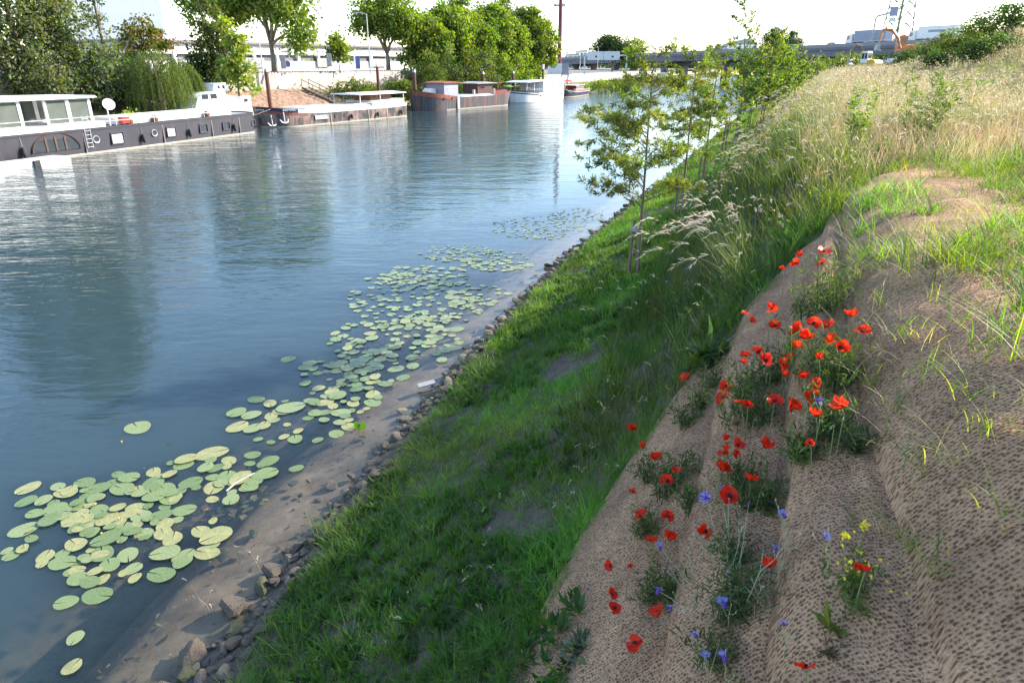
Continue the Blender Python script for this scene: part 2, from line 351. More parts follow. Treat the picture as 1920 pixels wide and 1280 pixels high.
# water
def watermat():
    m, n, l, b = nt('river_water')
    geo = node(n, 'ShaderNodeNewGeometry'); 
    def wav(scale, dist, stretch, det, rot):
        mp = node(n, 'ShaderNodeMapping'); mp.inputs['Rotation'].default_value = (0, 0, rot); mp.inputs['Scale'].default_value = stretch
        l.new(geo.outputs['Position'], mp.inputs[0])
        t = node(n, 'ShaderNodeTexNoise'); t.inputs['Scale'].default_value = scale; t.inputs['Detail'].default_value = det; t.inputs['Distortion'].default_value = .3; l.new(mp.outputs[0], t.inputs['Vector'])
        mu = node(n, 'ShaderNodeMath', operation='MULTIPLY'); mu.inputs[1].default_value = dist; l.new(t.outputs[0], mu.inputs[0]); return mu.outputs[0]
    a = wav(.5, .105, (.45, 1.1, 1), 2, R(-12)); c = wav(2.9, .04, (.5, 1.25, 1), 3, R(-18))
    ad = node(n, 'ShaderNodeMath', operation='ADD'); l.new(a, ad.inputs[0]); l.new(c, ad.inputs[1])
    # the sheltered strip beside the near bank is calmer
    at_ = node(n, 'ShaderNodeAttribute', attribute_name='tint')
    m2 = node(n, 'ShaderNodeMath', operation='MULTIPLY'); l.new(ad.outputs[0], m2.inputs[0]); spw = node(n, 'ShaderNodeSeparateColor'); l.new(at_.outputs['Color'], spw.inputs[0]); l.new(spw.outputs[0], m2.inputs[1])
    bp = node(n, 'ShaderNodeBump'); bp.inputs['Strength'].default_value = 1; bp.inputs['Distance'].default_value = 1.0; l.new(m2.outputs[0], bp.inputs['Height'])
    fr = node(n, 'ShaderNodeFresnel'); fr.inputs[0].default_value = 1.33; l.new(bp.outputs[0], fr.inputs['Normal'])
    inv = node(n, 'ShaderNodeMath', operation='SUBTRACT'); inv.inputs[0].default_value = 1; l.new(geo.outputs['Backfacing'], inv.inputs[1])
    fm = node(n, 'ShaderNodeMath', operation='MULTIPLY'); l.new(fr.outputs[0], fm.inputs[0]); l.new(inv.outputs[0], fm.inputs[1])
    gl = node(n, 'ShaderNodeBsdfGlossy'); gl.inputs['Roughness'].default_value = .03; gl.inputs[0].default_value = (.97, .98, 1, 1); l.new(bp.outputs[0], gl.inputs['Normal'])
    tr = node(n, 'ShaderNodeBsdfTransparent'); tr.inputs[0].default_value = (.9, .95, .92, 1)
    df = node(n, 'ShaderNodeSubsurfaceScattering', falloff='BURLEY'); df.inputs['Color'].default_value = (.029, .055, .066, 1); df.inputs['Scale'].default_value = 1.6; df.inputs['Radius'].default_value = (.6, 1, 1)
    sp = node(n, 'ShaderNodeSeparateColor'); l.new(at_.outputs['Color'], sp.inputs[0])
    mt = node(n, 'ShaderNodeMixShader'); l.new(sp.outputs[1], mt.inputs[0]); l.new(tr.outputs[0], mt.inputs[1]); l.new(df.outputs[0], mt.inputs[2])
    ms = node(n, 'ShaderNodeMixShader'); l.new(fm.outputs[0], ms.inputs[0]); l.new(mt.outputs[0], ms.inputs[1]); l.new(gl.outputs[0], ms.inputs[2])
    o = n['Material Output']; l.new(ms.outputs[0], o.inputs['Surface'])
    n.remove(b); return m
Sw = np.concatenate([lin(0, 60, 1.2), lin(63, near.L-1, 6)])
tw = np.array([.45, 0, -.4, -.8, -1.2, -1.6, -2, -3, -4.5, -6.5, -9, -13, -18, -25, -35, -48, -60, -80.])
A, B = np.meshgrid(Sw, tw, indexing='ij'); q = near.xy(A, B)
# keep the far edge under the far bank
nS, nT = A.shape; V = np.concatenate([q, np.zeros((nS, nT, 1))], -1).reshape(-1, 3)
i = (np.arange(nS-1)[:, None]*nT+np.arange(nT-1)[None]).ravel(); F = np.stack([i, i+1, i+nT+1, i+nT], 1)
# R: how lively the ripples are (sheltered by the bank), G: how murky (deep) the water is
calm = np.interp(-B.ravel(), [0, 2, 6, 14, 30], [.06, .1, .3, .8, 1.2]); murk = np.interp(-B.ravel(), [0, .5, 1.0, 1.6, 2.2, 3.2], [.1, .19, .3, .52, .8, .98])
n0 = np.cross(V[F[0, 1]]-V[F[0, 0]], V[F[0, 2]]-V[F[0, 0]])
if n0[2] < 0: F = F[:, ::-1]
wme = mesh_np('river_water', V, F, watermat(), tint=np.stack([calm, murk, calm*0], 1))
tag(link('river', wme), 'blue river with ripples reflecting the sky', kind='structure')
# ------------------------------------------------------------------ quay wall with ribbed face
def wall_run(name, label, Sa, Sb, drop, m, rib=.5, amp=.12, rise=.25):
    S = lin(Sa, Sb, rib/2); k = np.arange(len(S)); off = WT+np.where((k//1) % 2 == 0, amp, 0)
    q = far.xy(S, off); q2 = far.xy(S, np.full(len(S), WT-.35)); top = zq(S)+rise; bot = zq(S)-drop
    c = lambda a, z: np.concatenate([a, z[:, None]], 1)
    V = np.concatenate([c(q, bot), c(q, top), c(q2, top), c(q2, bot)]); n = len(S); i = np.arange(n-1)
    F = np.concatenate([np.stack([i+j*n, i+1+j*n, i+1+(j+1)*n, i+(j+1)*n], 1) for j in range(3)])
    F = np.concatenate([F, [[0, n, 2*n, 3*n], [n-1, 4*n-1, 3*n-1, 2*n-1]]])
    o = thing(name, label, 'wall'); o['kind'] = 'thing'
    link('face', mesh_np(name, V, F, m), o)
    cap = strip('coping', far, lin(Sa, Sb, 1), [WT-.45, WT+.22], lambda S, t: zq(S)+rise+.06+0*t, CONC); link('coping', cap, o)
    return o
WALLM = mat('sheet_pile', (.36, .31, .27), .85, .25, 1.6, col2=(.5, .46, .4), amount=.45, stretch=(1, 1, .15))
wall_run('quay_wall', 'ribbed beige sheet pile quay wall above the moored barges', 2, far.y2s(110), 2.2, WALLM)
wall_run('quay_wall', 'pale concrete quay wall in front of the motorway bridge', far.y2s(110)+.2, far.y2s(240), 1.9, mat('pale_concrete', (.55, .5, .45), .85, .15, 1.2, col2=(.35, .3, .26), amount=.3, stretch=(1, 1, .3)), 3, .03)
# ------------------------------------------------------------------ jute matting on the steep part
def jutemat():
    m, n, l, b = nt('jute_weave')
    uv = node(n, 'ShaderNodeUVMap'); ns = node(n, 'ShaderNodeTexNoise'); ns.inputs['Scale'].default_value = 9; ns.inputs['Detail'].default_value = 3
    l.new(uv.outputs[0], ns.inputs['Vector'])
    ns2 = node(n, 'ShaderNodeTexNoise'); ns2.inputs['Scale'].default_value = 55; ns2.inputs['Detail'].default_value = 2; l.new(uv.outputs[0], ns2.inputs['Vector'])
    def off(src, amt, prev):
        s = node(n, 'ShaderNodeVectorMath', operation='SUBTRACT'); l.new(src.outputs['Color'], s.inputs[0]); s.inputs[1].default_value = (.5, .5, .5)
        k = node(n, 'ShaderNodeVectorMath', operation='SCALE'); k.inputs['Scale'].default_value = amt; l.new(s.outputs[0], k.inputs[0])
        a = node(n, 'ShaderNodeVectorMath', operation='ADD'); l.new(prev, a.inputs[0]); l.new(k.outputs[0], a.inputs[1]); return a.outputs[0]
    v = off(ns, .05, uv.outputs[0]); v = off(ns2, .008, v)
    sx = node(n, 'ShaderNodeSeparateXYZ'); l.new(v, sx.inputs[0])
    def M(op, a, bb=None):
        x = node(n, 'ShaderNodeMath', operation=op)
        for k, q in enumerate((a, bb)):
            if q is None: continue
            if isinstance(q, (int, float)): x.inputs[k].default_value = q
            else: l.new(q, x.inputs[k])
        return x.outputs[0]
    # open net: rows of small meshes, every other row shifted, each mesh a little out of line
    cu = M('DIVIDE', sx.outputs[1], .0185); cv = M('DIVIDE', sx.outputs[0], .0235); row = M('FLOOR', cv); cu = M('ADD', cu, M('MULTIPLY', M('MODULO', row, 2.), .5)); colm = M('FLOOR', cu)
    cb = node(n, 'ShaderNodeCombineXYZ'); l.new(colm, cb.inputs[0]); l.new(row, cb.inputs[1]); wn_ = node(n, 'ShaderNodeTexWhiteNoise'); wn_.noise_dimensions = '2D'; l.new(cb.outputs[0], wn_.inputs['Vector'])
    rc_ = node(n, 'ShaderNodeSeparateColor'); l.new(wn_.outputs['Color'], rc_.inputs[0])
    fx = M('ADD', M('SUBTRACT', M('FRACT', cu), .5), M('MULTIPLY', M('SUBTRACT', rc_.outputs[0], .5), .5)); fy = M('ADD', M('SUBTRACT', M('FRACT', cv), .5), M('MULTIPLY', M('SUBTRACT', rc_.outputs[1], .5), .5))
    sk = M('ADD', fx, M('MULTIPLY', fy, .45))
    d_ = M('SQRT', M('ADD', M('MULTIPLY', sk, M('MULTIPLY', sk, 1.25)), M('MULTIPLY', fy, M('MULTIPLY', fy, 1.9))))
    def strands(sc):
        mp = node(n, 'ShaderNodeMapping'); mp.inputs['Scale'].default_value = sc; l.new(v, mp.inputs[0])
        t_ = node(n, 'ShaderNodeTexNoise'); t_.inputs['Scale'].default_value = 1; t_.inputs['Detail'].default_value = 2; l.new(mp.outputs[0], t_.inputs['Vector']); return t_.outputs[0]
    yarn = M('MAXIMUM', strands((300, 50, 1)), strands((50, 300, 1)))
    h = M('ADD', M('ADD', d_, M('MULTIPLY', M('SUBTRACT', rc_.outputs[2], .5), .4)), M('MULTIPLY', M('SUBTRACT', yarn, .55), .95))
    fib = node(n, 'ShaderNodeTexNoise'); fib.inputs['Scale'].default_value = 240; fib.inputs['Detail'].default_value = 3; l.new(uv.outputs[0], fib.inputs['Vector'])
    hh = M('ADD', h, M('MULTIPLY', fib.outputs[0], .6))
    big = node(n, 'ShaderNodeTexNoise'); big.inputs['Scale'].default_value = 2.4; big.inputs['Detail'].default_value = 6; l.new(uv.outputs[0], big.inputs['Vector'])
    cr = node(n, 'ShaderNodeValToRGB'); e = cr.color_ramp.elements; e[0].position = .14; e[1].position = .68
    e[0].color = (.17, .1, .062, 1); e[1].color = (.63, .405, .26, 1); x = e.new(.36); x.color = (.43, .265, .165, 1)
    l.new(h, cr.inputs[0])
    c2 = node(n, 'ShaderNodeValToRGB'); c2.color_ramp.elements[0].color = (.68, .66, .66, 1); c2.color_ramp.elements[1].color = (1.2, 1.18, 1.15, 1); c2.color_ramp.elements[0].position = .3; c2.color_ramp.elements[1].position = .7
    l.new(big.outputs[0], c2.inputs[0])
    mu = node(n, 'ShaderNodeMixRGB', blend_type='MULTIPLY'); mu.inputs[0].default_value = 1; l.new(cr.outputs[0], mu.inputs[1]); l.new(c2.outputs[0], mu.inputs[2])
    c3 = node(n, 'ShaderNodeValToRGB'); c3.color_ramp.elements[0].color = (.75, .75, .75, 1); c3.color_ramp.elements[1].color = (1.2, 1.2, 1.2, 1); c3.color_ramp.elements[0].position = .35; c3.color_ramp.elements[1].position = .65
    l.new(fib.outputs[0], c3.inputs[0]); mu2 = node(n, 'ShaderNodeMixRGB', blend_type='MULTIPLY'); mu2.inputs[0].default_value = 1; l.new(mu.outputs[0], mu2.inputs[1]); l.new(c3.outputs[0], mu2.inputs[2])
    l.new(mu2.outputs[0], b.inputs['Base Color']); b.inputs['Roughness'].default_value = .95; b.inputs['Specular IOR Level'].default_value = .1
    bp = node(n, 'ShaderNodeBump'); bp.inputs['Distance'].default_value = .014; bp.inputs['Strength'].default_value = 1; l.new(hh, bp.inputs['Height']); l.new(bp.outputs[0], b.inputs['Normal'])
    return m
JUTE = jutemat()
MATLAB = ['lowest strip of brown jute matting along the top of the grass', 'second strip of brown jute matting up the slope with poppies', 'third strip of jute matting carrying most of the red poppies',
          'wide strip of jute matting on the brow sprouting grass tufts', 'top strip of jute matting lying flat in the sun among grass']
for k in range(5):
    Sm = lin(4, MAT_END[k], .035); vv = np.linspace(0, 1, (40, 26, 26, 66, 44)[k])
    A, Bv = np.meshgrid(Sm, vv, indexing='ij'); lo = seam(k, A); hi = np.maximum(seam(k+1, A)+.12, lo+.05); T = lo+(hi-lo)*Bv
    T = T+(1-Bv)**3*vnoise(A+5*k, A*0, .8)*.12
    if k == 4: T = T+Bv**4*vnoise(A, A*0, .9)*.8
    Bz = np.minimum((T-lo)/np.maximum(seam(k+1, A)-lo, .05), 1.15); z = gz(A, T)+np.where(Bz <= 1, mat_bulge(Bz, A, k), .01)+.012*k
    z = np.where(Bv <= 0, gz(A, T)-.02, z)
    q = near.xy(A, T); V = np.concatenate([q, z[..., None]], -1).reshape(-1, 3); nS, nT = A.shape
    i = (np.arange(nS-1)[:, None]*nT+np.arange(nT-1)[None]).ravel(); F = np.stack([i, i+1, i+nT+1, i+nT], 1)
    n0 = np.cross(V[F[9, 1]]-V[F[9, 0]], V[F[9, 2]]-V[F[9, 0]])
    if n0[2] < 0: F = F[:, ::-1]
    tag(link('jute_mat', mesh_np('jute_mat', V, F, JUTE, smooth=True, uv=np.stack([A.ravel()+k*.37, T.ravel()*1.15+k*2.1], 1))), MATLAB[k], 'matting', 'strips of jute matting')
# ------------------------------------------------------------------ moored boats
def frame_on(A, B):
    A = np.array(A); B = np.array(B); d = B-A; return (A[0], A[1], 0), math.atan2(d[1], d[0]), float(np.hypot(*d[:2]))
def hullmb(L, beam, hfn, bow=5., stern=3., bowp=2.2, sternp=2.5, flare=.06, rake=0., keel=-.7, n=44, raker=0.):
    """boxy barge hull along +x, y from 0 (river side) to beam; hfn gives gunwale height"""
    m = MB(); xs = np.unique(np.r_[np.linspace(0, bow, 12), np.linspace(bow, L-stern, n-20), np.linspace(L-stern, L, 9)])
    rows = []
    for x in xs:
        b = 1.
        if x < bow: b = (1-(1-x/bow)**bowp)**.75
        if x > L-stern: b = min(b, max(0, 1-((x-(L-stern))/stern)**sternp)**.75)
        b = max(b, .02); h = hfn(x); row = []
        e0 = max(0, 1-x/bow) if bow else 0; e1 = max(0, (x-(L-stern))/stern)
        for z, k in ((keel, .86), (0, 1.), (h*.5, 1+flare*.5), (h, 1+flare)):
            xx = x-rake*e0**2*(z/max(h, .1))+raker*e1**2*(z/max(h, .1)); y = beam/2*b*k; row.append((xx, y, z))
        rows.append(row)
    N = len(rows); V = []; F = []
    for sgn in (-1, 1):
        base = len(V)
        V += [(x, beam/2+sgn*y, z) for r in rows for x, y, z in r]
        for i in range(N-1):
            for j in range(3):
                a, b_, c, d = base+i*4+j, base+(i+1)*4+j, base+(i+1)*4+j+1, base+i*4+j+1
                F.append((a, b_, c, d) if sgn < 0 else (a, d, c, b_))
    o = 4*N
    for i in (0, N-1):
        f = [i*4+j for j in range(4)]+[o+i*4+j for j in range(3, -1, -1)]; F.append(tuple(f if i else f[::-1]))
    m.add(V, F); rows_top = [(r[3][0], r[3][1]) for r in rows], xs
    return m, rows
def deckmb(rows, beam, drop=.12, inset=.06):
    m = MB(); N = len(rows); V = []
    for r in rows: x, y, z = r[3]; V += [(x, beam/2-max(y-inset, .01), z-drop), (x, beam/2+max(y-inset, .01), z-drop)]
    return m.add(V, [(2*i, 2*i+2, 2*i+3, 2*i+1) for i in range(N-1)])
def bandmb(rows, beam, z0, z1, out=.03, i0=0, i1=None, rel=False):
    """a raised band running round the river side of the hull"""
    m = MB(); R_ = rows[i0:i1]; V = []
    for r in R_:
        h = r[3][2]
        for z in ((z0, z1) if not rel else (h+z0, h+z1)):
            k = np.interp(z, [p[2] for p in r], [p[1] for p in r]); x = np.interp(z, [p[2] for p in r], [p[0] for p in r])
            V.append((x, beam/2-k-out, z))
    for r in R_:
        h = r[3][2]
        for z in ((z0, z1) if not rel else (h+z0, h+z1)):
            k = np.interp(z, [p[2] for p in r], [p[1] for p in r]); x = np.interp(z, [p[2] for p in r], [p[0] for p in r])
            V.append((x, beam/2-k+.05, z))
    n = len(R_)
    F = [(2*i, 2*i+2, 2*i+3, 2*i+1) for i in range(n-1)]+[(2*i+1, 2*i+3, 2*n+2*i+3, 2*n+2*i+1) for i in range(n-1)]+[(2*i, 2*n+2*i, 2*n+2*i+2, 2*i+2) for i in range(n-1)]
    return m.add(V, F)
def side_y(rows, beam, x, z):
    a = [r[3][0] for r in rows]; i = int(np.clip(np.searchsorted(a, x), 1, len(rows)-1)); r = rows[i]
    return beam/2-np.interp(z, [p[2] for p in r], [p[1] for p in r])
def window_on(par, name, x, y, z, w, h, glass=GLASS, frame=WHITE, depth=.05, ax='y', fw=.07):
    """window with frame on a wall whose outside faces -y (ax y) or -x (ax x)"""
    f = MB()
    def bx(cx, cz, ww, hh, d):
        if ax == 'y': f.box((x+cx, y-d/2+.01, z+cz), (ww, d, hh))
        else: f.box((x-d/2+.01, y+cx, z+cz), (d, ww, hh))
    bx(-w/2+fw/2, 0, fw, h, depth); bx(w/2-fw/2, 0, fw, h, depth); bx(0, h/2-fw/2, w-2*fw, fw, depth*.9); bx(0, -h/2+fw/2, w-2*fw, fw, depth*.9)
    o = f.build(name, frame, par); g = MB()
    if ax == 'y': g.box((x, y+.005, z), (w-2*fw, .02, h-2*fw))
    else: g.box((x+.005, y, z), (.02, w-2*fw, h-2*fw))
    g.build('pane', glass, o); return o
def text_on(par, body, loc, size, m, rot=(R(90), 0, 0), name='lettering'):
    c = bpy.data.curves.new(name, 'FONT'); c.body = body; c.size = size; c.extrude = .008; c.align_x = 'CENTER'; c.align_y = 'CENTER'
    o = bpy.data.objects.new(name, c); me = o.to_mesh().copy(); bpy.data.objects.remove(o); bpy.data.curves.remove(c); me.materials.clear(); me.materials.append(m)
    o = link(name, me, par, loc); o.rotation_euler = rot; return o
def rail(par, pts, h, m, r=.022, rows_=(1, .55), every=1):
    g = MB()
    for i, p in enumerate(pts):
        g.cyl(p, (p[0], p[1], p[2]+h), r, n=5)
    for k in rows_: g.tube([(p[0], p[1], p[2]+h*k) for p in pts], r*.9, 5)
    return g.build('railing', m, par)
HULLB = mat('black_violet_hull', (.032, .029, .042), .55, .22, 1.2, col2=(.075, .068, .085), amount=.3, stretch=(1, 1, .5))
HULLR = mat('rusty_black_hull', (.05, .045, .05), .7, .4, 2.2, col2=(.29, .19, .16), amount=.58, stretch=(1, 1, .35))
HULLS = mat('rust_streaked_hull', (.075, .07, .08), .75, .5, 2.5, col2=(.2, .095, .065), amount=.5, stretch=(1.6, 1.6, .12))
HULLW = mat('white_hull', (.78, .77, .76), .5, .06, 1.5, col2=(.5, .45, .4), amount=.15)
NAVY = mat('navy_paint', (.02, .022, .05), .45, .2, 2); RUST = mat('rust_red', (.28, .085, .05), .8, .35, 3, col2=(.12, .05, .04), amount=.35)
BOOT = mat('boot_topping', (.5, .45, .36), .8, .2, 3, col2=(.25, .2, .15), amount=.35); DECKG = mat('deck_grey', (.3, .31, .33), .7, .15, 1.5)
TARP = mat('pale_tarp', (.7, .7, .7), .7, .08, 1.2); WOOD = mat('brown_wood', (.2, .09, .045), .6, .3, 4, stretch=(.3, 1, 1))
ROPE = mat('rope', (.5, .46, .38), .9, .15, 30)
# --- black barge with curtained windows
A = at(107, 297)-np.array([6.9, 18.6, 0])*.83; Bp = at(490, 247)
loc, rz, L = frame_on(A, Bp); bm = 5.05
b1 = thing('barge', 'black barge with curtained square windows and a white deck railing', 'barge', loc, rz)
hf = lambda x: 1.95+.75*max(0, 1-x/7)**2+.06*max(0, (x-L+6)/6)
m, rows = hullmb(L, bm, hf, 5, 1.6, sternp=3.5); m.build('hull', HULLB, b1)
deckmb(rows, bm).build('deck', DECKG, b1)
bandmb(rows, bm, -.02, .12, .025).build('boot_stripe', BOOT, b1); bandmb(rows, bm, -.16, -.02, .05, rel=True).build('rub_rail', HULLB, b1)
xo = L-21.2   # where the part in view begins
for x, w, h in ((xo+5.3, 1.15, .95), (xo+10.4, 1.0, .85), (xo+13.9, .95, .8), (xo+16.6, .9, .75), (xo+20.2, .55, .6), (xo-4, 1.1, .9)):
    y = side_y(rows, bm, x, .95)-.02
    window_on(b1, 'window', x, y, .98, w, h, CURTAIN if x < xo+12 else GLASS, HULLB, .09, fw=.08)
for x in (xo+3.5, xo+8.7, xo-7):
    y = side_y(rows, bm, x, 1.)-.02; g = MB(); g.tube([(x+.26*math.cos(a), y-.02, 1.05+.26*math.sin(a)) for a in np.linspace(0, 2*math.pi, 15)], .05, 5); p = g.build('porthole', GREY, b1)
    g = MB(); g.prism([(.25*math.cos(a), .25*math.sin(a)) for a in np.linspace(0, 2*math.pi, 14, endpoint=False)], .02, (x, y-.01, 1.05)); g.build('pane', GLASS, p)
for x in (xo+9.6, xo+14.9, xo+18.3, xo+2.6): g = MB(); y = side_y(rows, bm, x, 1); g.box((x, y-.02, .95), (.09, .06, 1.6)); g.build('seam_plate', mat('rust_seam', (.2, .16, .16), .8, .3, 5) if x < xo+9.7 else bpy.data.materials['rust_seam'], b1)
# arched window, framed
x0 = xo+.4; y = side_y(rows, bm, x0, 1)-.03; arc = [(1.75*math.cos(a), 1.3*math.sin(a)) for a in np.linspace(0, math.pi, 17)]
g = MB(); g.prism(arc, .03, (x0, y, .55)); w = g.build('arched_window', GLASS, b1)
g = MB(); g.tube([(x0+p[0], y-.02, .55+p[1]) for p in arc], .06, 5); [g.box((x0+dx, y-.02, 1.05), (.14, .05, 1.)) for dx in (-.7, 0, .7)]; g.build('window_frame', mat('dark_wood', (.07, .04, .03), .6, .3, 4), w)
g = MB(); xl = xo+2.9; yl = side_y(rows, bm, xl, 1)-.1
for d in (-.22, .22): g.cyl((xl+d, yl, .45), (xl+d, yl, 2.9), .028, n=5)
for k in range(8): g.cyl((xl-.22, yl, .55+k*.3), (xl+.22, yl, .55+k*.3), .022, n=5)
g.build('ladder', STEELW, b1)
# low cargo roof with panels, white
for k in range(7):
    g = MB(); xa = xo+6.4+k*1.72; g.prism([(.75, 0), (.75, .3), (1.3, .55), (bm-1.3, .55), (bm-.75, .3), (bm-.75, 0)], 1.68, (xa, 0, 1.9), 'x'); g.build('roof_panel', TARP, b1)
for x in (xo-2, xo+7.5, xo+12.2, xo+17.5):
    g = MB(); y = side_y(rows, bm, x, .8); g.tube([(x, y-.16, .35), (x, y-.17, .5), (x, y-.17, .95), (x, y-.16, 1.1)], [.05, .13, .13, .05], 8); fd = g.build('fender', DARK, b1, True); g = MB(); g.tube([(x, y-.16, 1.1), (x, y-.05, 2.0)], .015, 4); g.build('rope', ROPE, fd)
for k, x in enumerate((xo+7.2, xo+9.6, xo+15.2, xo-3.2)): g = MB(); g.lathe([(.2, 0), (.28, .32), (.24, .32), (0, .28)], 9, (x, .55, 1.86)); pot = g.build('plant_pot', RUST, b1); V, F, T = kites(np.tile([[x, .55, 2.15]], (70, 1))+rng.normal(0, .12, (70, 3)), rng.normal(size=(70, 3))+[0, 0, .6], .22, .09, tints(70, [(.1, .16, .04), (.14, .2, .05)])); link('plant', mesh_np('plant', V, F, LEAF, T), pot)
rail(b1, [(x, side_y(rows, bm, x, 1.9)+.1, hf(x)-.14) for x in np.arange(xo-12, L-4, 1.75)], .95, WHITE)
# glazed deckhouse
xa, xb = xo-9.5, xo+5.3
dh = MB(); dh.box(((xa+xb)/2, bm/2, 2.05), (xb-xa, 3.4, .45)); dh = dh.build('deckhouse', WHITE, b1)
for x in np.linspace(xa+.08, xb-.9, 9):
    for yy in (bm/2-1.62, bm/2+1.62): g = MB(); g.box((x, yy, 3.2), (.12, .12, 1.86)); g.build('post', WHITE, dh)
for k, x in enumerate(np.linspace(xa+.08, xb-.9, 9)[:-1]):
    if k in (5,): continue
    wd = (xb-.9-xa-.08)/8; window_on(dh, 'glazing', x+wd/2, bm/2-1.6, 3.2, wd-.12, 1.84, glassmat('deckhouse_glass', (.16, .18, .16), .08) if k == 0 else bpy.data.materials['deckhouse_glass'], WHITE, .06, fw=.08)
    window_on(dh, 'glazing', x+wd/2, bm/2+1.6, 3.2, wd-.12, 1.84, bpy.data.materials['deckhouse_glass'], WHITE, .06, fw=.08)
g = MB(); g.prism([(xa-.3, 0), (xa-.2, .14), ((xa+xb)/2, .3), (xb-.6, .16), (xb-.4, 0)], 3.9, (0, bm/2-1.95, 4.13)); g.build('roof', WHITE, dh)
ds = MB(); ds.lathe([(0, 0), (.35, .03), (.45, .1), (.45, .13), (.25, .06), (0, .04)], 20); dsh = ds.build('satellite_dish', WHITE, b1); dsh.location = (xb+.35, .55, 3.55); dsh.rotation_euler = (R(78), R(12), R(-18))
g = MB(); g.cyl((xb+.35, .75, 1.9), (xb+.35, .75, 3.5), .05, n=6); g.build('dish_pole', WHITE, b1)
# mooring raft
g = MB(); g.box((0, 0, .12), (9, 1.5, .3)); rf = thing('pontoon', 'low white floating pontoon alongside the black barge', 'pontoon', tuple(at(150, 300)-np.array([2.6, 4.4, 0])), rz)
g.build('float', WHITE, rf)
for k in range(12): g = MB(); g.box((-4.1+k*.745, 0, .295), (.7, 1.45, .05)); g.build('plank', mat('raft_plank', (.55, .52, .47), .8, .15, 5) if k == 0 else bpy.data.materials['raft_plank'], rf)
g = MB(); g.box((2.1, -.82, .05), (.4, .14, .5)); g.build('fender', DARK, rf)
# deck clutter
for k, (dx, c, lab) in enumerate(((6.6, RED, 'red plastic crate on the black barge deck beside the dish'),)):
    t = thing('crate', lab, 'crate', tuple(np.array(loc)+np.array([math.cos(rz)*(xo+dx)-math.sin(rz)*.4, math.sin(rz)*(xo+dx)+math.cos(rz)*.4, 1.82]))); g = MB(); g.box((0, 0, .2), (.6, .4, .4), rz, taper=1.1); g.build('body', c, t); g = MB(); g.box((0, 0, .41), (.7, .48, .05), rz); g.build('rim', c, t)
# --- white cruiser behind it
p = np.array(loc)+np.array([math.cos(rz)*(L-2.4)-math.sin(rz)*6.0, math.sin(rz)*(L-2.4)+math.cos(rz)*6.0, 0])
c2 = thing('motor_cruiser', 'white motor cruiser with dark windscreens moored behind the black barge', 'boat', tuple(p), rz); Lc = 9.5
m, rows = hullmb(Lc, 3.4, lambda x: 2.0-.25*x/Lc, 3.5, .7, flare=.12, sternp=4, rake=.5); m.build('hull', WHITE, c2); deckmb(rows, 3.4, .02).build('deck', WHITE, c2)
g = MB(); g.prism([(1.2, 0), (1.9, 1.25), (3.0, 1.75), (5.6, 1.75), (5.9, 1.2), (9.2, 1.1), (9.2, 0)], 2.5, (0, .45, 1.85)); cb = g.build('cabin', WHITE, c2)
for x in (2.75, 3.9): window_on(cb, 'window', x, .44, 3.15, 1.0, .6, GLASS, WHITE, .04, fw=.05)
window_on(cb, 'window', 8.4, .44, 2.55, .7, .45, GLASS, WHITE, .04, fw=.05)
g = MB(); g.prism([(4.3, 0), (4.6, .75), (6.2, .8), (6.5, 0)], 1.9, (0, .75, 3.6)); fb = g.build('flybridge', WHITE, c2)
for x in (5.1, 5.75): window_on(fb, 'window', x, .74, 4.0, .42, .42, GLASS, WHITE, .04, fw=.04)
rail(c2, [(x, .25, 1.8) for x in np.arange(.8, 3, .7)], .6, STEELW)
g = MB(); g.cyl((6.6, 1.7, 3.2), (6.6, 1.7, 4.9), .03, n=5); g.build('aerial', STEELW, c2)
# --- long barge with white deck, lettering on the bow
loc, rz, L = frame_on(at(521, 241.5), at(774, 217)); bm = 5.0
b2 = thing('barge', 'weathered black barge with white deckside, bow anchors and a glass wheelhouse', 'barge', loc, rz)
hf = lambda x: 2.05+.75*max(0, 1-x/6)**1.6+.25*max(0, (x-L+5)/5)**2
m, rows = hullmb(L, bm, hf, 3.4, 1.8, bowp=2.6, sternp=3, flare=.05, rake=.35); m.build('hull', HULLR, b2); deckmb(rows, bm, .05).build('deck', WHITE, b2)
bandmb(rows, bm, -.45, -.01, .035, 9, None, rel=True).build('white_strake', WHITE, b2); bandmb(rows, bm, -.5, .0, .03, 0, 10, rel=True).build('bow_strake', NAVY, b2)
bandmb(rows, bm, -.8, -.5, .028, 0, 13, rel=True).build('red_band', RUST, b2); bandmb(rows, bm, -.02, .16, .03).build('boot_stripe', BOOT, b2)
zb = hf(1.4)-.25
text_on(b2, 'REMAR', (1.75, side_y(rows, bm, 1.75, 2.2)-.1, zb), .42, WHITE, (R(90), 0, R(-22)))
text_on(b2, 'REMAR', (-.2, bm/2-.45, zb+.05), .34, WHITE, (R(90), 0, R(-74)))
for x, z in ((1.1, 1.15), (.25, .8)):
    y = side_y(rows, bm, x, 1.2)-.14; g = MB(); g.cyl((x, y, z+.9), (x+.05, y-.02, z-.4), .06, .06, 6)
    g.tube([(x-.5, y, z-.05), (x-.3, y-.05, z-.42), (x+.05, y-.08, z-.52), (x+.4, y-.05, z-.42), (x+.55, y, z-.05)], [.03, .07, .09, .07, .03], 6); g.build('anchor', STEELW, b2)
window_on(b2, 'window', 5.9, side_y(rows, bm, 5.9, 1.2)-.03, 1.05, 1.9, .6, CURTAIN, GREY, .07, fw=.07)
for x in (7.9, 9.3):
    g = MB(); y = side_y(rows, bm, x, 1); g.prism([(.13*math.cos(a), .3*math.sin(a)) for a in np.linspace(0, 2*math.pi, 12, endpoint=False)], .06, (x, y-.05, 1.05)); g.build('porthole', DARK, b2)
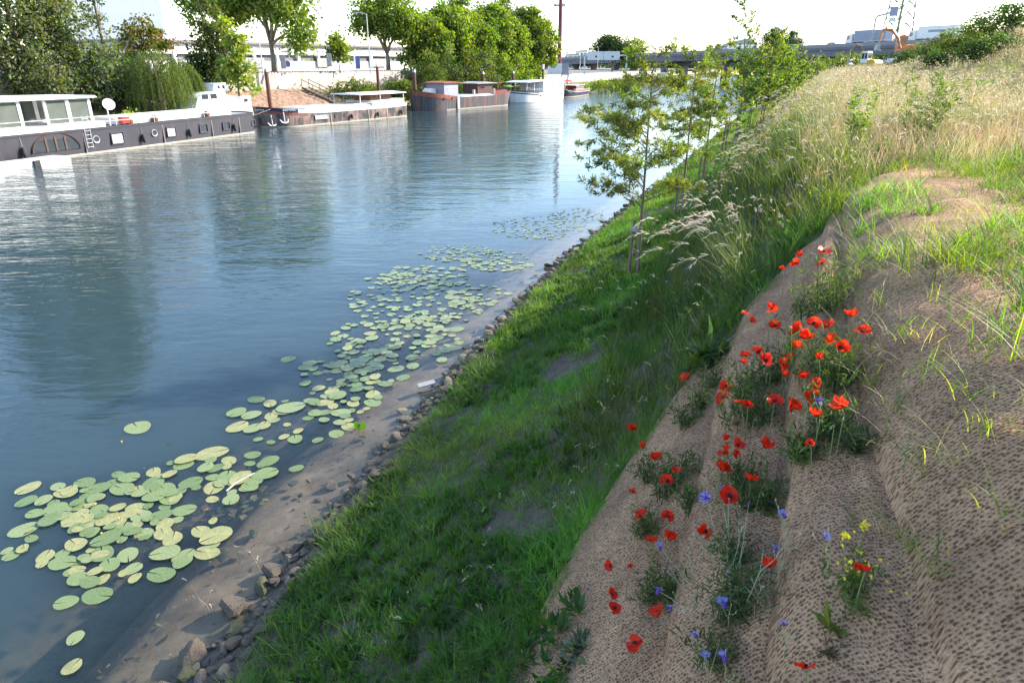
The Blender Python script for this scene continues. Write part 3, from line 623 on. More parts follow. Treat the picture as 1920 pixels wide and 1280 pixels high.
for x in (7.3, 13.2, 16.4): g = MB(); y = side_y(rows, bm, x, 1); g.box((x, y-.02, .85), (.07, .05, 1.5)); g.build('seam_plate', BOOT, b2)
for k in range(6): g = MB(); xa = 4.6+k*2.3; g.prism([(.6, 0), (.6, .28), (1.1, .42), (bm-1.1, .42), (bm-.6, .28), (bm-.6, 0)], 2.24, (xa, 0, 1.98), 'x'); g.build('hatch_cover', TARP if k < 4 else DECKG, b2)
g = MB(); g.prism([(L-6.6, 0), (L-1.2, 0), (L-1.2, .9), (L-6.6, .75)], 4.2, (0, .4, 1.98)); cab = g.build('cabin', WHITE, b2)
for x in (L-5.7, L-4.6, L-3.3, L-2.4): window_on(cab, 'window', x, .39, 2.35, .26, .3, GLASS, WHITE, .04, fw=.03)
g = MB(); g.box((L-4.3, bm/2, 3.2), (3.6, 2.6, .9)); wh = g.build('wheelhouse', WOOD, b2)
for x in (L-5.5, L-4.3, L-3.1): window_on(wh, 'window', x, bm/2-1.31, 3.3, 1.0, .6, glassmat('wheelhouse_glass', (.2, .12, .1), .05) if x < L-5 else bpy.data.materials['wheelhouse_glass'], WOOD, .04, fw=.06)
for yy in (.5, bm-.5):
    for x in (L-8.6, L-5.2, L-1.0): g = MB(); g.cyl((x, yy, 2.0), (x, yy, 3.75), .045, n=6); g.build('awning_post', WHITE, b2)
g = MB(); g.prism([(.25, 0), (.3, .12), (bm/2, .3), (bm-.3, .12), (bm-.25, 0)], 8.2, (L-8.9, 0, 3.72), 'x'); g.build('awning', WHITE, b2)
for x in (10.3, 14.6, 18.8):
    g = MB(); y = side_y(rows, bm, x, .9); g.tube([(x, y-.16, .4), (x, y-.18, .55), (x, y-.18, 1.0), (x, y-.16, 1.15)], [.05, .14, .14, .05], 8); fd = g.build('fender', DARK, b2, True); g = MB(); g.tube([(x, y-.16, 1.15), (x, y-.05, 2.0)], .015, 4); g.build('rope', ROPE, fd)
g = MB(); g.tube([(.2, .9, 2.5), (-1.6, 1.6, 1.7), (-3.2, 2.2, 1.6)], .03, 5); g.build('mooring_rope', ROPE, b2)
rail(b2, [(x, side_y(rows, bm, x, 2)+.12, 2.0) for x in np.arange(11, L-6, 1.5)], .55, WHITE, rows_=(1,))
# --- rusty dark barge with a grey cabin on the foredeck
loc, rz, L = frame_on(at(803, 209.5), at(966, 196.5)); bm = 5.0
b3 = thing('barge', 'rusty unpainted barge with streaked sides and a grey cabin on the foredeck', 'barge', loc, rz)
hf = lambda x: 2.1+1.25*max(0, 1-x/7.5)**1.3+1.1*max(0, (x-L+4.5)/4.5)**1.4
m, rows = hullmb(L, bm, hf, 4.2, 3.2, bowp=2.6, flare=.06, rake=.3, raker=1.6); m.build('hull', HULLS, b3); deckmb(rows, bm, .3).build('deck', RUST, b3)
bandmb(rows, bm, -.75, .0, .03, 0, 14, rel=True).build('rusty_strake', RUST, b3); bandmb(rows, bm, -.03, .14, .03, 10).build('boot_stripe', BOOT, b3)
g = MB(); y = side_y(rows, bm, 6.2, 1.2); g.box((6.2, y-.06, 1.2), (.5, .12, 2.2)); g.build('fender_plate', GREY, b3)
for x in (3.3, 4.9): g = MB(); y = side_y(rows, bm, x, 1.9); g.box((x, y-.06, 2.0), (.28, .1, .26)); g.build('hawsehole', DARK, b3)
GREYB = mat('blue_grey_panel', (.3, .32, .4), .7, .12, 1.5)
g = MB(); g.box((5.6, bm/2-.3, 3.35), (3.0, 3.2, 2.3)); cab = g.build('cabin', GREYB, b3)
g = MB(); g.box((7.12, bm/2-1.3, 3.3), (.06, .9, 2.1)); g.build('door', WHITE, cab); g = MB(); g.box((7.12, bm/2+.6, 3.3), (.06, .9, 2.1)); g.build('door', WHITE, cab)
g = MB(); g.prism([(3.7, 0), (3.75, .12), (5.6, .34), (7.45, .12), (7.5, 0)], 3.7, (0, .35, 4.5)); g.build('roof', RUST, cab)
text_on(cab, 'ABCA', (5.5, bm/2-1.93, 3.85), .7, WHITE)
for z, w in ((3.3, 1.3), (3.0, 1.05)): g = MB(); [g.box((5.5-w/2+.14+k*.3, bm/2-1.915, z), (.22, .02, .15)) for k in range(int(w/.3))]; g.build('faded_lettering', mat('faded_white', (.55, .55, .6), .8, .2, 4) if z > 3.2 else bpy.data.materials['faded_white'], cab)
g = MB(); g.prism([(0, 0), (0, .5), (.5, .95), (1.6, .9), (1.6, 0)], 1.1, (2.3, bm/2-.6, 2.75)); g.build('windlass', WHITE, b3)
g = MB(); g.prism([(8.4, 0), (9.2, .42), (14.5, .48), (16.2, 0)], 3.4, (0, .8, 1.9)); g.build('hold_cover', TARP, b3)
g = MB(); g.box((L-6.2, bm/2, 3.05), (3.6, 2.8, 2.3)); wh = g.build('wheelhouse', mat('dark_brown_cabin', (.07, .035, .03), .7, .3, 3), b3)
g = MB(); g.prism([(L-8.6, 0), (L-8.5, .12), (L-6.2, .36), (L-3.6, .1), (L-3.5, 0)], 3.5, (0, bm/2-1.75, 4.2)); g.build('roof', DECKG, wh)
window_on(wh, 'window', L-6.9, bm/2-1.41, 3.5, 1.2, .6, GLASS, RUST, .04); g = MB(); g.box((L-4.38, bm/2-.5, 3.0), (.06, 1, 2)); g.build('door', WHITE, wh)
for k, x in enumerate((L-9.2, L-8.4, L-3.2, L-2.5)): g = MB(); g.box((x, .9+.4*k, 2.6), (.25, .3, 1.2), k, R(14*(k % 2))); g.build('bollard', RUST if k % 2 else GREY, b3)
g = MB(); g.tube([(L-1.2, bm/2, 2.6), (L-1.1, bm/2, 4.1), (L+.2, bm/2, 4.3)], .07, 6); g.build('tiller', RUST, b3)
# --- two-storey white houseboat
loc, rz, L = frame_on(at(983, 193.5), at(1060, 186.3)); bm = 5.2
b4 = thing('houseboat', 'white two-storey houseboat with blue stripes on its bow', 'houseboat', loc, rz)
hf = lambda x: 2.35+.7*max(0, 1-x/6)**1.5
m, rows = hullmb(L, bm, hf, 4.5, 1.2, bowp=2.4, sternp=4, flare=.05, rake=.5); m.build('hull', HULLW, b4); deckmb(rows, bm, .05).build('deck', DECKG, b4)
bandmb(rows, bm, -.35, -.15, .03, 0, 13, rel=True).build('stripe', NAVY, b4); bandmb(rows, bm, -.85, -.6, .03, 0, 13, rel=True).build('stripe', NAVY, b4); bandmb(rows, bm, -.1, .02, .05, 0, None, rel=True).build('gunwale', RUST, b4)
bandmb(rows, bm, -.02, .1, .03).build('boot_stripe', BOOT, b4)
g = MB(); g.prism([(7.0, 0), (L-.4, 0), (L-.4, 2.7), (7.0, 2.6)], 4.6, (0, .25, 2.3)); hs = g.build('cabin', WHITE, b4)
for x in (8.5, 10.2, 12.4): window_on(hs, 'window', x, .24, 4.2, .34, .5, GLASS, WHITE, .04, fw=.04)
for x in (7.6, 8.7, 10.6, 11.4, 12.4, 13.0, 13.6): window_on(b4, 'window', x, side_y(rows, bm, x, 1.5)-.02, 1.6, .34, .4, GLASS, WHITE, .05, fw=.04)
g = MB(); g.box((5.4, side_y(rows, bm, 5.4, 1.5)-.02, 1.5), (.6, .04, .35)); g.build('nameplate', DARK, b4)
g = MB(); g.prism([(1.8, 0), (1.9, .1), (4.6, .4), (7.2, .3), (7.2, .2)], 4.4, (0, .4, 4.6)); g.build('awning', mat('blue_canopy', (.5, .58, .75), .7, .1, 2), b4)
for x in (2.1, 4.6): 
    for yy in (.7, 4.5): g = MB(); g.cyl((x, yy, 2.3), (x, yy, 4.7), .04, n=5); g.build('awning_post', WHITE, b4)
rail(b4, [(x, side_y(rows, bm, x, 2.3)+.15, hf(x)) for x in np.arange(1.6, 7, .9)], .7, WHITE)
g = MB(); g.lathe([(0, .5), (.9, .12), (1.0, 0), (0, .35)], 10, (1.2, 3.6, 3.6)); g.cyl((1.2, 3.6, 2.5), (1.2, 3.6, 4.1), .03); g.build('parasol', mat('green_parasol', (.2, .3, .05), .8, .1, 3), b4)
# --- small navy tug with a red parasol
loc, rz, L = frame_on(at(1066, 183.3), at(1108, 177.3)); bm = 3.8
b5 = thing('tug', 'small navy tug with a red parasol on its deck', 'boat', loc, rz)
hf = lambda x: 1.35+1.0*max(0, 1-x/4.5)**1.4+.3*max(0, (x-L+2.5)/2.5)
m, rows = hullmb(L, bm, hf, 4, 2, flare=.14, rake=.4); m.build('hull', NAVY, b5); deckmb(rows, bm, .1).build('deck', WOOD, b5); bandmb(rows, bm, -.12, .0, .04, rel=True).build('gunwale', WHITE, b5); bandmb(rows, bm, -.02, .2, .02).build('boot_stripe', BOOT, b5)
g = MB(); g.prism([(L*.45, 0), (L-2.5, 0), (L-2.5, 1.7), (L*.5, 1.6)], 2.2, (0, .8, 1.3)); cab = g.build('cabin', RUST, b5)
for k in range(4): window_on(cab, 'window', L*.45+.9+k*1.1, .79, 2.3, .8, .7, GLASS, WHITE, .05)
g = MB(); g.box((L*.6, bm/2, 3.08), (L*.42, 2.8, .12)); g.build('roof', WHITE, cab)
g = MB(); g.lathe([(0, .55), (1.0, .2), (1.7, 0), (0, .35)], 10, (L*.34, bm/2, 4.2)); g.cyl((L*.34, bm/2, 1.4), (L*.34, bm/2, 4.7), .05); g.build('parasol', RED, b5)
rail(b5, [(x, side_y(rows, bm, x, 1.5)+.1, hf(x)) for x in np.arange(3, L-1, 1.1)], .7, WHITE)
g = MB(); g.tube([(.5, .8, 2.3), (1.1, .1, 1.4), (1.8, .15, 1.3), (2.6, .3, 1.9)], .06, 5); g.build('bow_rope', ROPE, b5)
g = MB(); g.cyl((2.2, bm/2, 1.8), (2.2, bm/2, 3.4), .28, .3, 10); g.build('funnel', NAVY, b5)
# far boat under the bridge
loc, rz, L = frame_on(at(1236, 158), at(1262, 154)); b6 = thing('barge', 'dark barge lying under the motorway bridge', 'barge', loc, rz)
m, rows = hullmb(L, 5, lambda x: 2.0+.8*max(0, 1-x/6), 4, 2); m.build('hull', HULLR, b6); deckmb(rows, 5).build('deck', DECKG, b6)
g = MB(); g.box((L-6, 2.5, 3), (5, 3.6, 2.2)); wb = g.build('wheelhouse', WHITE, b6); window_on(wb, 'window', L-6, .69, 3.3, 3, .8)
# the boats lie deep in the water
for o_, k_ in ((b1, .9), (c2, .95), (b2, .72), (b3, .76), (b4, .66), (b5, .64), (b6, .75)): o_.scale = (1, 1, k_)
# mooring piles
for px, py, Yd, r, pb, lab in ((499, 135, 79, .22, 190, 'thin rust brown mooring pile at the bow of the lettered barge'), (776, 136, 102, .27, 210, 'rust red mooring pile touching the bow of the rusty barge'), (707, 125, 96, .2, 190, 'rust brown mooring pile behind the glass wheelhouse'),
                          (905, 139, 119, .28, 190, 'rust red mooring pile behind the rusty barge midships'), (962, 138, 125, .22, 185, 'rust red mooring pile between rusty barge and houseboat'), (1018, 130, 141, .22, 170, 'white capped mooring pile behind the houseboat')):
    p = atY(px, py, Yd); t = thing('mooring_pile', lab, 'pile', (p[0], p[1], -1), 0, 'mooring piles'); g = MB(); g.cyl((0, 0, 0), (0, 0, p[2]+1), r, n=12); g.build('shaft', RUSTP, t)
    g = MB(); g.cyl((0, 0, p[2]+1), (0, 0, p[2]+1+(.35 if px != 1018 else .9)), r*1.12, r*(.7 if px != 1018 else 1.2), 12); g.build('cap', GREY if px not in (1018, 707) else WHITE, t)
# ------------------------------------------------------------------ quay side: buildings, lamps, signs
def farpos(px, Y): p = atY(px, 118, Y); return p[0], p[1]
a0 = np.array([*farpos(270, 104)]); a1 = np.array([*farpos(800, 165)]); dv = a1-a0; Lb = float(np.hypot(*dv)); rzb = math.atan2(dv[1], dv[0])
pb = thing('parking_building', 'long low white parking building behind the plane trees', 'building', (a0[0], a0[1], 4.7), rzb)
BW = mat('bright_facade', (.82, .82, .82), .8, .03, .3)
for z, h, nm in ((.8, 1.6, 'wall'), (3.35, 1.5, 'wall')): g = MB(); g.box((Lb/2, 7, z), (Lb, 13.6, h)); g.build(nm, BW, pb)
for z in (1.6,): g = MB(); g.box((Lb/2, 7, z+.5), (Lb-.6, 12.6, 1.06)); g.build('dark_interior', mat('deck_interior', (.16, .16, .18), .9, .2, .3) if 'deck_interior' not in bpy.data.materials else bpy.data.materials['deck_interior'], pb)
for k in range(int(Lb/5)+1):
    g = MB(); g.box((min(k*5+.3, Lb-.3), .32, 2.05), (.45, .45, 4.06)); g.build('column', BW, pb)
g = MB(); g.box((Lb/2, 6.9, 4.28), (Lb+1, 14.6, .35)); g.build('roof', mat('roof_edge', (.2, .17, .18), .7, .1, 1), pb)
for x, w in ((20, 4), (36, 3), (52, 5), (66, 4)):
    g = MB(); g.box((x, -.05, 1.35), (w, .12, 1.5)); dd = g.build('garage_door', GREY, pb); [MB().box((x, -.12, .75+.3*j), (w-.1, .03, .24)).build('slat', GREY, dd) for j in range(5)]
tw_ = thing('tower_block', 'tall white block standing above the riverside trees', 'building', (*farpos(215, 190), 4.7), R(25))
g = MB(); g.box((0, 0, 22), (26, 14, 44)); g.build('wall', BW, tw_)
for j in range(3, 9):
    for k in (1, 3): window_on(tw_, 'window', -10.5+k*5, -7.02, 8+j*3.8, 2.0, 1.6, GLASS if (j*3+k) % 4 else GREY, BW, .1)
g = MB(); g.box((0, 0, 44.2), (26.6, 14.6, .5)); g.build('roof', GREY, tw_)
def lamp(px, Y, top_y, lab, arm=1.2, r=.09, grp='street lamps on the quay', double=False):
    p = atY(px, top_y, Y); z0 = 4.7 if Y < 130 else 3.3; h = p[2]-z0
    t = thing('street_lamp', lab, 'lamp', (p[0], p[1], z0), 0, grp); g = MB(); g.cyl((0, 0, 0), (0, 0, h), r, r*.55, 8); g.build('pole', STEELW, t)
    g = MB(); g.tube([(0, 0, h-.05), (-arm*.6, 0, h+.12), (-arm, 0, h+.1)], r*.5, 6); g.build('arm', STEELW, t)
    g = MB(); g.box((-arm-.3, 0, h+.06), (.7, .28, .14), taper=.7); g.build('lamp_head', GREY, t)
lamp(687, 95, 26, 'tall slim street lamp in front of the second plane tree'); lamp(486, 88, 78, 'short lamp post beside the big plane tree trunk')
lamp(1089, 165, 86, 'slim lamp post before the motorway bridge', .8); lamp(1122, 172, 90, 'slim lamp post next to the motorway sign', .8); lamp(541, 92, 98, 'thin post under the big plane tree crown', .3, .07)
def mast(px, Y, ty, lab, r=.35):
    p = atY(px, ty, Y); t = thing('light_mast', lab, 'mast', (p[0], p[1], 3.3), 0); h = p[2]-3.3; g = MB(); g.cyl((0, 0, 0), (0, 0, h), r, r*.5, 10); g.build('pole', STEELW, t)
    g = MB(); g.lathe([(.2, h-.3), (1.1, h-.1), (1.1, h+.1), (.2, h+.1)], 12); g.build('ring', GREY, t)
    for k in range(8): g = MB(); a = k*math.pi/4; g.box((1.25*math.cos(a), 1.25*math.sin(a), h), (.5, .35, .5), a, R(25)); g.build('floodlight', GREY, t)
mast(1049, 190, 10, 'high floodlight mast beside the dark red pole', .28); mast(825, 200, 25, 'floodlight mast rising above the quay trees', .28)
p = atY(1053, -60, 185); t = thing('tall_pole', 'tall dark red pole standing by the bridge', 'pole', (p[0], p[1], 3.2)); g = MB(); h = p[2]-3.2; g.cyl((0, 0, 0), (0, 0, h), .55, .42, 10); g.build('shaft', mat('maroon_paint', (.14, .025, .03), .6, .15, 1), t); g = MB(); g.cyl((0, 0, h), (0, 0, h+.6), .6, .6, 10); g.build('cap', GREY, t)
# container row / fence near the bridge
for k in range(6): 
    q = farpos(1031+k*6.5, 178); t = thing('hoarding_panel', 'white corrugated hoarding panel beside the tall pole', 'panel', (*q, 3.3), R(-8), 'hoarding panels by the bridge'); g = MB()
    for j in range(4): g.box((-.32+j*.22, 0, 1.3), (.2, .1+.05*(j % 2), 2.6))
    g.build('sheet', WHITE if k < 4 else GREYB, t); g = MB(); g.box((-.45, .15, 1.2), (.07, .07, 2.4)); g.build('post', GREY, t)
# traffic signs on the quay
for px, Y, ty, c, lab in ((612, 94, 100, GREY, 'narrow blue-grey banner on the quay left of the small tree'), (666, 97, 105, mat('blue_banner', (.12, .16, .42), .6, .1, 2), 'blue banner post on the quay right of the small tree'), (525, 90, 103, GREY, 'narrow grey banner beside the big plane trunk')):
    p = atY(px, ty, Y); t = thing('banner_post', lab, 'banner', (p[0], p[1], 4.7)); h = p[2]-4.7; g = MB(); g.cyl((0, 0, 0), (0, 0, h), .06, n=6); g.build('post', GREY, t); g = MB(); g.box((.3, 0, h-.8), (.55, .05, 1.6)); g.build('panel', c, t)
p = atY(541, 120, 91); t = thing('road_sign', 'small round blue road sign on the quay', 'sign', (p[0], p[1]-.3, 4.7)); g = MB(); g.cyl((0, 0, 0), (0, 0, p[2]-4.2), .04, n=6); g.build('post', GREY, t); g = MB(); g.cyl((0, -.04, p[2]-4.7), (0, -.08, p[2]-4.7), .4, n=16); g.build('disc', bpy.data.materials['blue_banner'], t); g = MB(); g.tube([(.38*math.cos(a), -.09, p[2]-4.7+.38*math.sin(a)) for a in np.linspace(0, 2*math.pi, 17)], .035, 5); g.build('rim', WHITE, t)
# fence of steps beside revetment
q0 = far.xy(s1, WT+.6); q1 = far.xy(s1-.5, -7.0); st = thing('bank_stairs', 'dark wooden steps with handrail at the end of the stone revetment', 'stairs', (float(q1[0]), float(q1[1]), .3), math.atan2(q0[1]-q1[1], q0[0]-q1[0])); ln = float(np.hypot(*(q0-q1))); hz = 2.55
for k in range(11): g = MB(); g.box((ln*(k+.5)/11, 0, hz*(k+.5)/11+.25), (ln/11*.8, 1.1, .1)); g.build('tread', STAKE, st)
for y in (-.6, .6):
    g = MB(); g.tube([(0, y, 1.2), (ln, y, hz+1.2)], .05, 5); [g.cyl((ln*k/4, y, hz*k/4), (ln*k/4, y, hz*k/4+1.2), .045, n=5) for k in range(5)]; g.build('handrail', STAKE, st)
    g = MB(); g.tube([(0, y, .2), (ln, y, hz+.2)], .12, 4); g.build('stringer', STAKE, st)
# ------------------------------------------------------------------ motorway bridge
PA = np.array([*farpos(1040, 345), 7.6]); PB = np.array([*farpos(1720, 172), 10.2]); PA0 = PA+(PA-PB)*.75; PB1 = PB+(PB-PA)*.5
dB = PB1-PA0; LB = float(np.hypot(dB[0], dB[1])); rb = math.atan2(dB[1], dB[0]); pit = math.atan2(dB[2], LB)
br = thing('motorway_bridge', 'long grey concrete motorway bridge crossing the river', 'bridge', tuple(PA0), rb); br.rotation_euler = (0, -pit, rb)
BC = mat('bridge_concrete', (.17, .16, .185), .85, .12, .4, col2=(.11, .1, .12), amount=.3, stretch=(1, 1, .3))
g = MB(); g.box((LB/2, 8, -.35), (LB, 16, .7)); g.build('deck', BC, br)
for y in (.9, 15.1): g = MB(); g.box((LB/2, y, -1.5), (LB, 1.2, 1.6)); g.build('girder', BC, br)
for y in (5.5, 10.5): g = MB(); g.box((LB/2, y, -1.45), (LB, 1.2, 1.5)); g.build('girder', BC, br)
for y in (.15, 15.85): 
    g = MB(); g.box((LB/2, y, .4), (LB, .28, .8)); g.build('parapet', mat('parapet_concrete', (.27, .26, .28), .85, .1, 1) if y < 1 else bpy.data.materials['parapet_concrete'], br)
for k in range(0, int(LB/34)):
    g = MB(); [g.box((20+k*34, y, -6.9), (1.6, 2.2, 9.2)) for y in (3.5, 12.5)]; g.box((20+k*34, 8, -2.75), (2, 14.5, .9)); g.build('pier', BC, br)
g = MB(); g.tube([(x, .15, 1.1) for x in np.linspace(0, LB, 30)], .06, 5); [g.cyl((x, .15, .8), (x, .15, 1.1), .05, n=4) for x in np.arange(2, LB-2, 4)]; g.build('guard_rail', STEELW, br)
def on_bridge(px, ylat=4.): 
    # point of the carriageway seen at picture column px
    best = None
    for s_ in np.arange(0, LB, .5):
        x = PA0[0]+math.cos(rb)*s_-math.sin(rb)*ylat; y = PA0[1]+math.sin(rb)*s_+math.cos(rb)*ylat; z = PA0[2]+s_*math.tan(pit)+.02
        dep = y*math.cos(PITCH)-(z-EYE)*math.sin(PITCH); e = abs(960+FPX*x/dep-px)
        if best is None or e < best[0]: best = (e, (x, y, z))
    return best[1]
WHEELM = mat('tyre', (.02, .02, .02), .8, .2, 5)
def vehicle(px, lab, kind, colr, ylat=4.):
    loc = on_bridge(px, ylat); t = thing('lorry' if kind != 'car' else 'car', lab, 'lorry' if kind != 'car' else 'car', loc, rb)
    if kind == 'car':
        g = MB(); g.prism([(0, .35), (0, .8), (.9, .95), (1.5, 1.42), (3.1, 1.45), (3.9, .95), (4.3, .85), (4.3, .35)], 1.7); g.build('body', colr, t)
        g = MB(); g.prism([(1.15, .98), (1.62, 1.36), (3.0, 1.38), (3.55, .98)], .02, (0, -.012, 0)); g.build('window', GLASS, t); xs_ = (.8, 3.4); r = .32; wy = 1.7
    else:
        g = MB(); g.box((8.2, 1.25, 2.55), (9.6, 2.5, 2.7)); g.build('trailer', colr, t); g = MB(); g.box((8.2, -.012, 2.8), (4.2, .02, .5)); g.build('trailer_band', GREYB, t)
        g = MB(); g.prism([(0, .5), (0, 1.7), (.35, 3.0), (1.9, 3.2), (1.9, .5)], 2.4, (.9, .05, 0)); cb = g.build('cab', WHITE, t); g = MB(); g.prism([(.2, 1.8), (.45, 2.6), (1.2, 2.6), (1.2, 1.8)], .02, (.9, .03, 0)); g.build('window', GLASS, cb)
        g = MB(); g.box((6.8, 1.25, 1.05), (12, 1.2, .25)); g.build('chassis', DARK, t); xs_ = (1.9, 9.6, 10.9, 12.1); r = .5; wy = 2.5
    for x in xs_:
        for y in (.12, wy-.12): g = MB(); g.cyl((x, y-.12, r), (x, y+.12, r), r, n=12); g.build('wheel', WHEELM, t)
vehicle(1692, 'white box lorry trailer behind the pylon on the bridge', 'lorry', WHITE); vehicle(1578, 'dark lorry crossing the motorway bridge', 'lorry', GREYB, 3); vehicle(1545, 'silver car on the bridge ahead of the dark lorry', 'car', STEELW, 3)
vehicle(1612, 'white car on the bridge behind the dark lorry', 'car', WHITE, 3); vehicle(1258, 'white car on the far end of the bridge', 'car', WHITE, 3); vehicle(1640, 'red car on the bridge by the sign gantry', 'car', RED, 6)
# motorway sign gantries
p = atY(1095, 146, 185); sg = thing('sign_gantry', 'motorway sign gantry carrying two pale panels below the bridge', 'sign', (p[0], p[1], 3.2))
for x in (0, 10.5): g = MB(); g.box((x, 0, 2.3), (.35, .35, 4.6)); g.build('post', STEELW, sg)
g = MB(); g.box((5.2, 0, 4.6), (10.8, .35, .35)); g.build('beam', STEELW, sg)
for x in (2.6, 6.7): g = MB(); g.box((x, -.25, 4.5), (4.0, .12, 2.0)); pn = g.build('panel', mat('sign_white', (.6, .63, .66), .5, .05, 1) if x < 3 else bpy.data.materials['sign_white'], sg); g = MB(); g.box((x+.2, -.325, 4.3), (.5, .02, .4)); g.build('emblem', NAVY, pn)
lo = on_bridge(1632, 1.5); sg = thing('sign_gantry', 'grey cantilever sign gantry rising from the bridge deck', 'sign', lo, rb)
g = MB(); g.tube([(0, 0, 0), (0, 0, 6.2), (.5, 0, 6.7), (4.8, 0, 7.4)], .22, 6); g.build('mast', GREY, sg); g = MB(); g.box((5.0, -.2, 7.4), (2.2, .15, 2.0)); g.build('panel', GREYB, sg); g = MB(); g.box((5.0, -.2, 5.7), (1.8, .12, .9)); g.build('panel', STEELW, sg)
# pylon
bx = farpos(1667, 200); py_ = thing('pylon', 'tall lattice electricity pylon beyond the excavators', 'pylon', (bx[0]+.6, bx[1], 8.2), R(20)); PM = mat('pylon_steel', (.17, .2, .14), .5, .1, 2); Hh = 44
def leg(sx, sy, z): w = 2.9-1.9*min(z/30, 1)-.35*max(0, (z-30)/14); return (sx*w, sy*w, z)
for sx in (-1, 1):
    for sy in (-1, 1): g = MB(); g.tube([leg(sx, sy, z) for z in (0, 15, 30, Hh)], .22, 4); g.build('leg', PM, py_)
zs = [0, 3, 6, 8.8, 11.5, 14, 16.4, 18.6, 20.7, 22.7, 24.6, 26.4, 28, 30, 33, 36, 39, 42]
for a, b_ in zip(zs[:-1], zs[1:]):
    for (c, d) in (((-1, -1), (1, -1)), ((1, -1), (1, 1)), ((1, 1), (-1, 1)), ((-1, 1), (-1, -1))):
        g = MB(); g.cyl(leg(*c, a), leg(*d, b_), .1, n=4); g.cyl(leg(*d, a), leg(*c, b_), .1, n=4); g.cyl(leg(*c, b_), leg(*d, b_), .06, n=4); g.build('brace', PM, py_)
for z, w in ((30, 7), (35, 9), (40, 6)): g = MB(); g.tube([(-w, 0, z+.4), (0, 0, z), (w, 0, z+.4)], .16, 4); g.tube([(-w, 0, z+.4), (0, 0, z+1.8), (w, 0, z+.4)], .1, 4); g.build('cross_arm', PM, py_)
# distant blocks
for k, (px, ty, by, Y, w, lab) in enumerate(((1074, 104, 120, 520, 11, 'far white apartment slab left of the dark tree'), (1090, 97, 120, 560, 9, 'far pale tower between the lamp posts'), (1108, 103, 120, 540, 10, 'far low pale block beside the dark tree'), (1690, 73, 95, 700, 10, 'far grey roof behind the pylon'),
                                       (1762, 72, 92, 460, 14, 'far pale house behind the scrubby mound'), (1780, 66, 92, 470, 11, 'far stepped pink and white house above the mound'), (1345, 97, 112, 600, 20, 'far white block with sloping roof above the bridge'), (1388, 84, 112, 640, 24, 'far long white hall rising behind the poplars'))):
    p = atY(px, ty, Y); z0 = 2.6; h = p[2]-z0; wd = w*2*Y/FPX*1.05; t = thing('far_building', lab, 'building', (p[0], p[1], z0), .2*(k % 3)-.2); g = MB(); g.box((0, 0, h/2), (wd, wd*.6, h)); g.build('wall', BW if k != 3 else GREYB, t)
    g = MB(); g.prism([(-wd/2-.3, 0), (-wd/2, .7), (wd/2*(.4 if k > 5 else 1), 1.1 if k < 6 else 5), (wd/2+.3, 0)], wd*.62, (0, -wd*.31, h)); g.build('roof', GREY if k != 5 else mat('pink_roof', (.5, .35, .3), .8, .1, .5), t)
    nf = max(2, int(h/3.4)); nw = max(3, int(wd/3.6))
    for j in range(nf):
        for i in range(nw):
            if h-1.8-j*3.4 > 2: g = MB(); g.box((-wd/2+(i+.5)*wd/nw, -wd*.3-.02, h-1.8-j*3.4), (1.5, .1, 1.4)); g.build('window', GLASS, t)
# ------------------------------------------------------------------ diggers and spoil on the embankment
def digger(name, lab, px, Y, zb, sc, rz, body, cabm, boom, side, tall=1.0):
    q = farpos(px, Y); t = thing(name, lab, 'excavator', (*q, zb), rz); t.scale = (sc,)*3
    for y in (-.85, .85):
        g = MB(); g.prism([(-1.25, .1), (-1.0, 0), (1.0, 0), (1.25, .1), (1.3, .32), (1.05, .55), (-1.05, .55), (-1.3, .32)], .42, (0, y-.21, 0)); tr = g.build('track', WHEELM, t)
        for x in (-.9, -.3, .3, .9): g = MB(); g.cyl((x, y-.23, .27), (x, y+.23, .27), .17, n=10); g.build('roller', GREY, tr)
    g = MB(); g.cyl((0, 0, .5), (0, 0, .72), .5, n=14); g.build('slew_ring', DARK, t)
    g = MB(); g.prism([(-1.45, .75), (-1.5, 1.2), (-1.3, 1.62), (-.7, 1.75), (.2, 1.6), (1.0, 1.3), (1.05, .75)], 1.9, (0, -.95, 0)); g.build('engine_cover', body, t)
    g = MB(); g.prism([(-.1, 0), (-.05, 1.45), (.1, 1.6), (.95, 1.6), (1.1, .8), (1.1, 0)], 1.0, (0, -.96 if side < 0 else -.04, 1.28)); cb = g.build('cab', cabm, t)
    for yy in ((-.985, .05) if side < 0 else (-.065, .97)): g = MB(); g.prism([(.02, .55), (.07, 1.35), (.42, 1.35), (.42, .55)], .02, (0, yy, 1.28)); g.prism([(.52, .55), (.52, 1.35), (.88, 1.35), (.98, .85), (.98, .55)], .02, (0, yy, 1.28)); g.build('window', GLASS, cb)
    g = MB(); g.box((-.09, -.46 if side < 0 else .46, 2.3), (.03, .75, .7)); g.build('window', GLASS, cb)
    y = .45*(-side); g = MB(); g.tube([(.9, y, 1.2), (1.5, y, 2.6*tall), (2.4, y, 3.5*tall), (3.4, y, 3.6*tall)], [.2, .22, .22, .16], 4); g.build('boom', boom, t)
    g = MB(); g.tube([(3.2, y, 3.9*tall), (3.7, y, 3.2*tall), (3.9, y, 1.7*tall)], [.1, .17, .1], 4); g.build('dipper_arm', boom, t)
    g = MB(); g.prism([(3.6, 0), (4.25, .1), (4.2, .7), (3.95, .95), (3.7, .8), (3.9, .45), (3.55, .2)], .8, (0, y-.4, .85*tall)); g.build('bucket', GREY, t)
    g = MB(); g.cyl((1.25, y, 1.4), (2.0, y, 2.9*tall), .07, n=6); g.cyl((2.2, y, 3.75*tall), (3.2, y, 3.95*tall), .06, n=6); g.build('ram', STEELW, t)
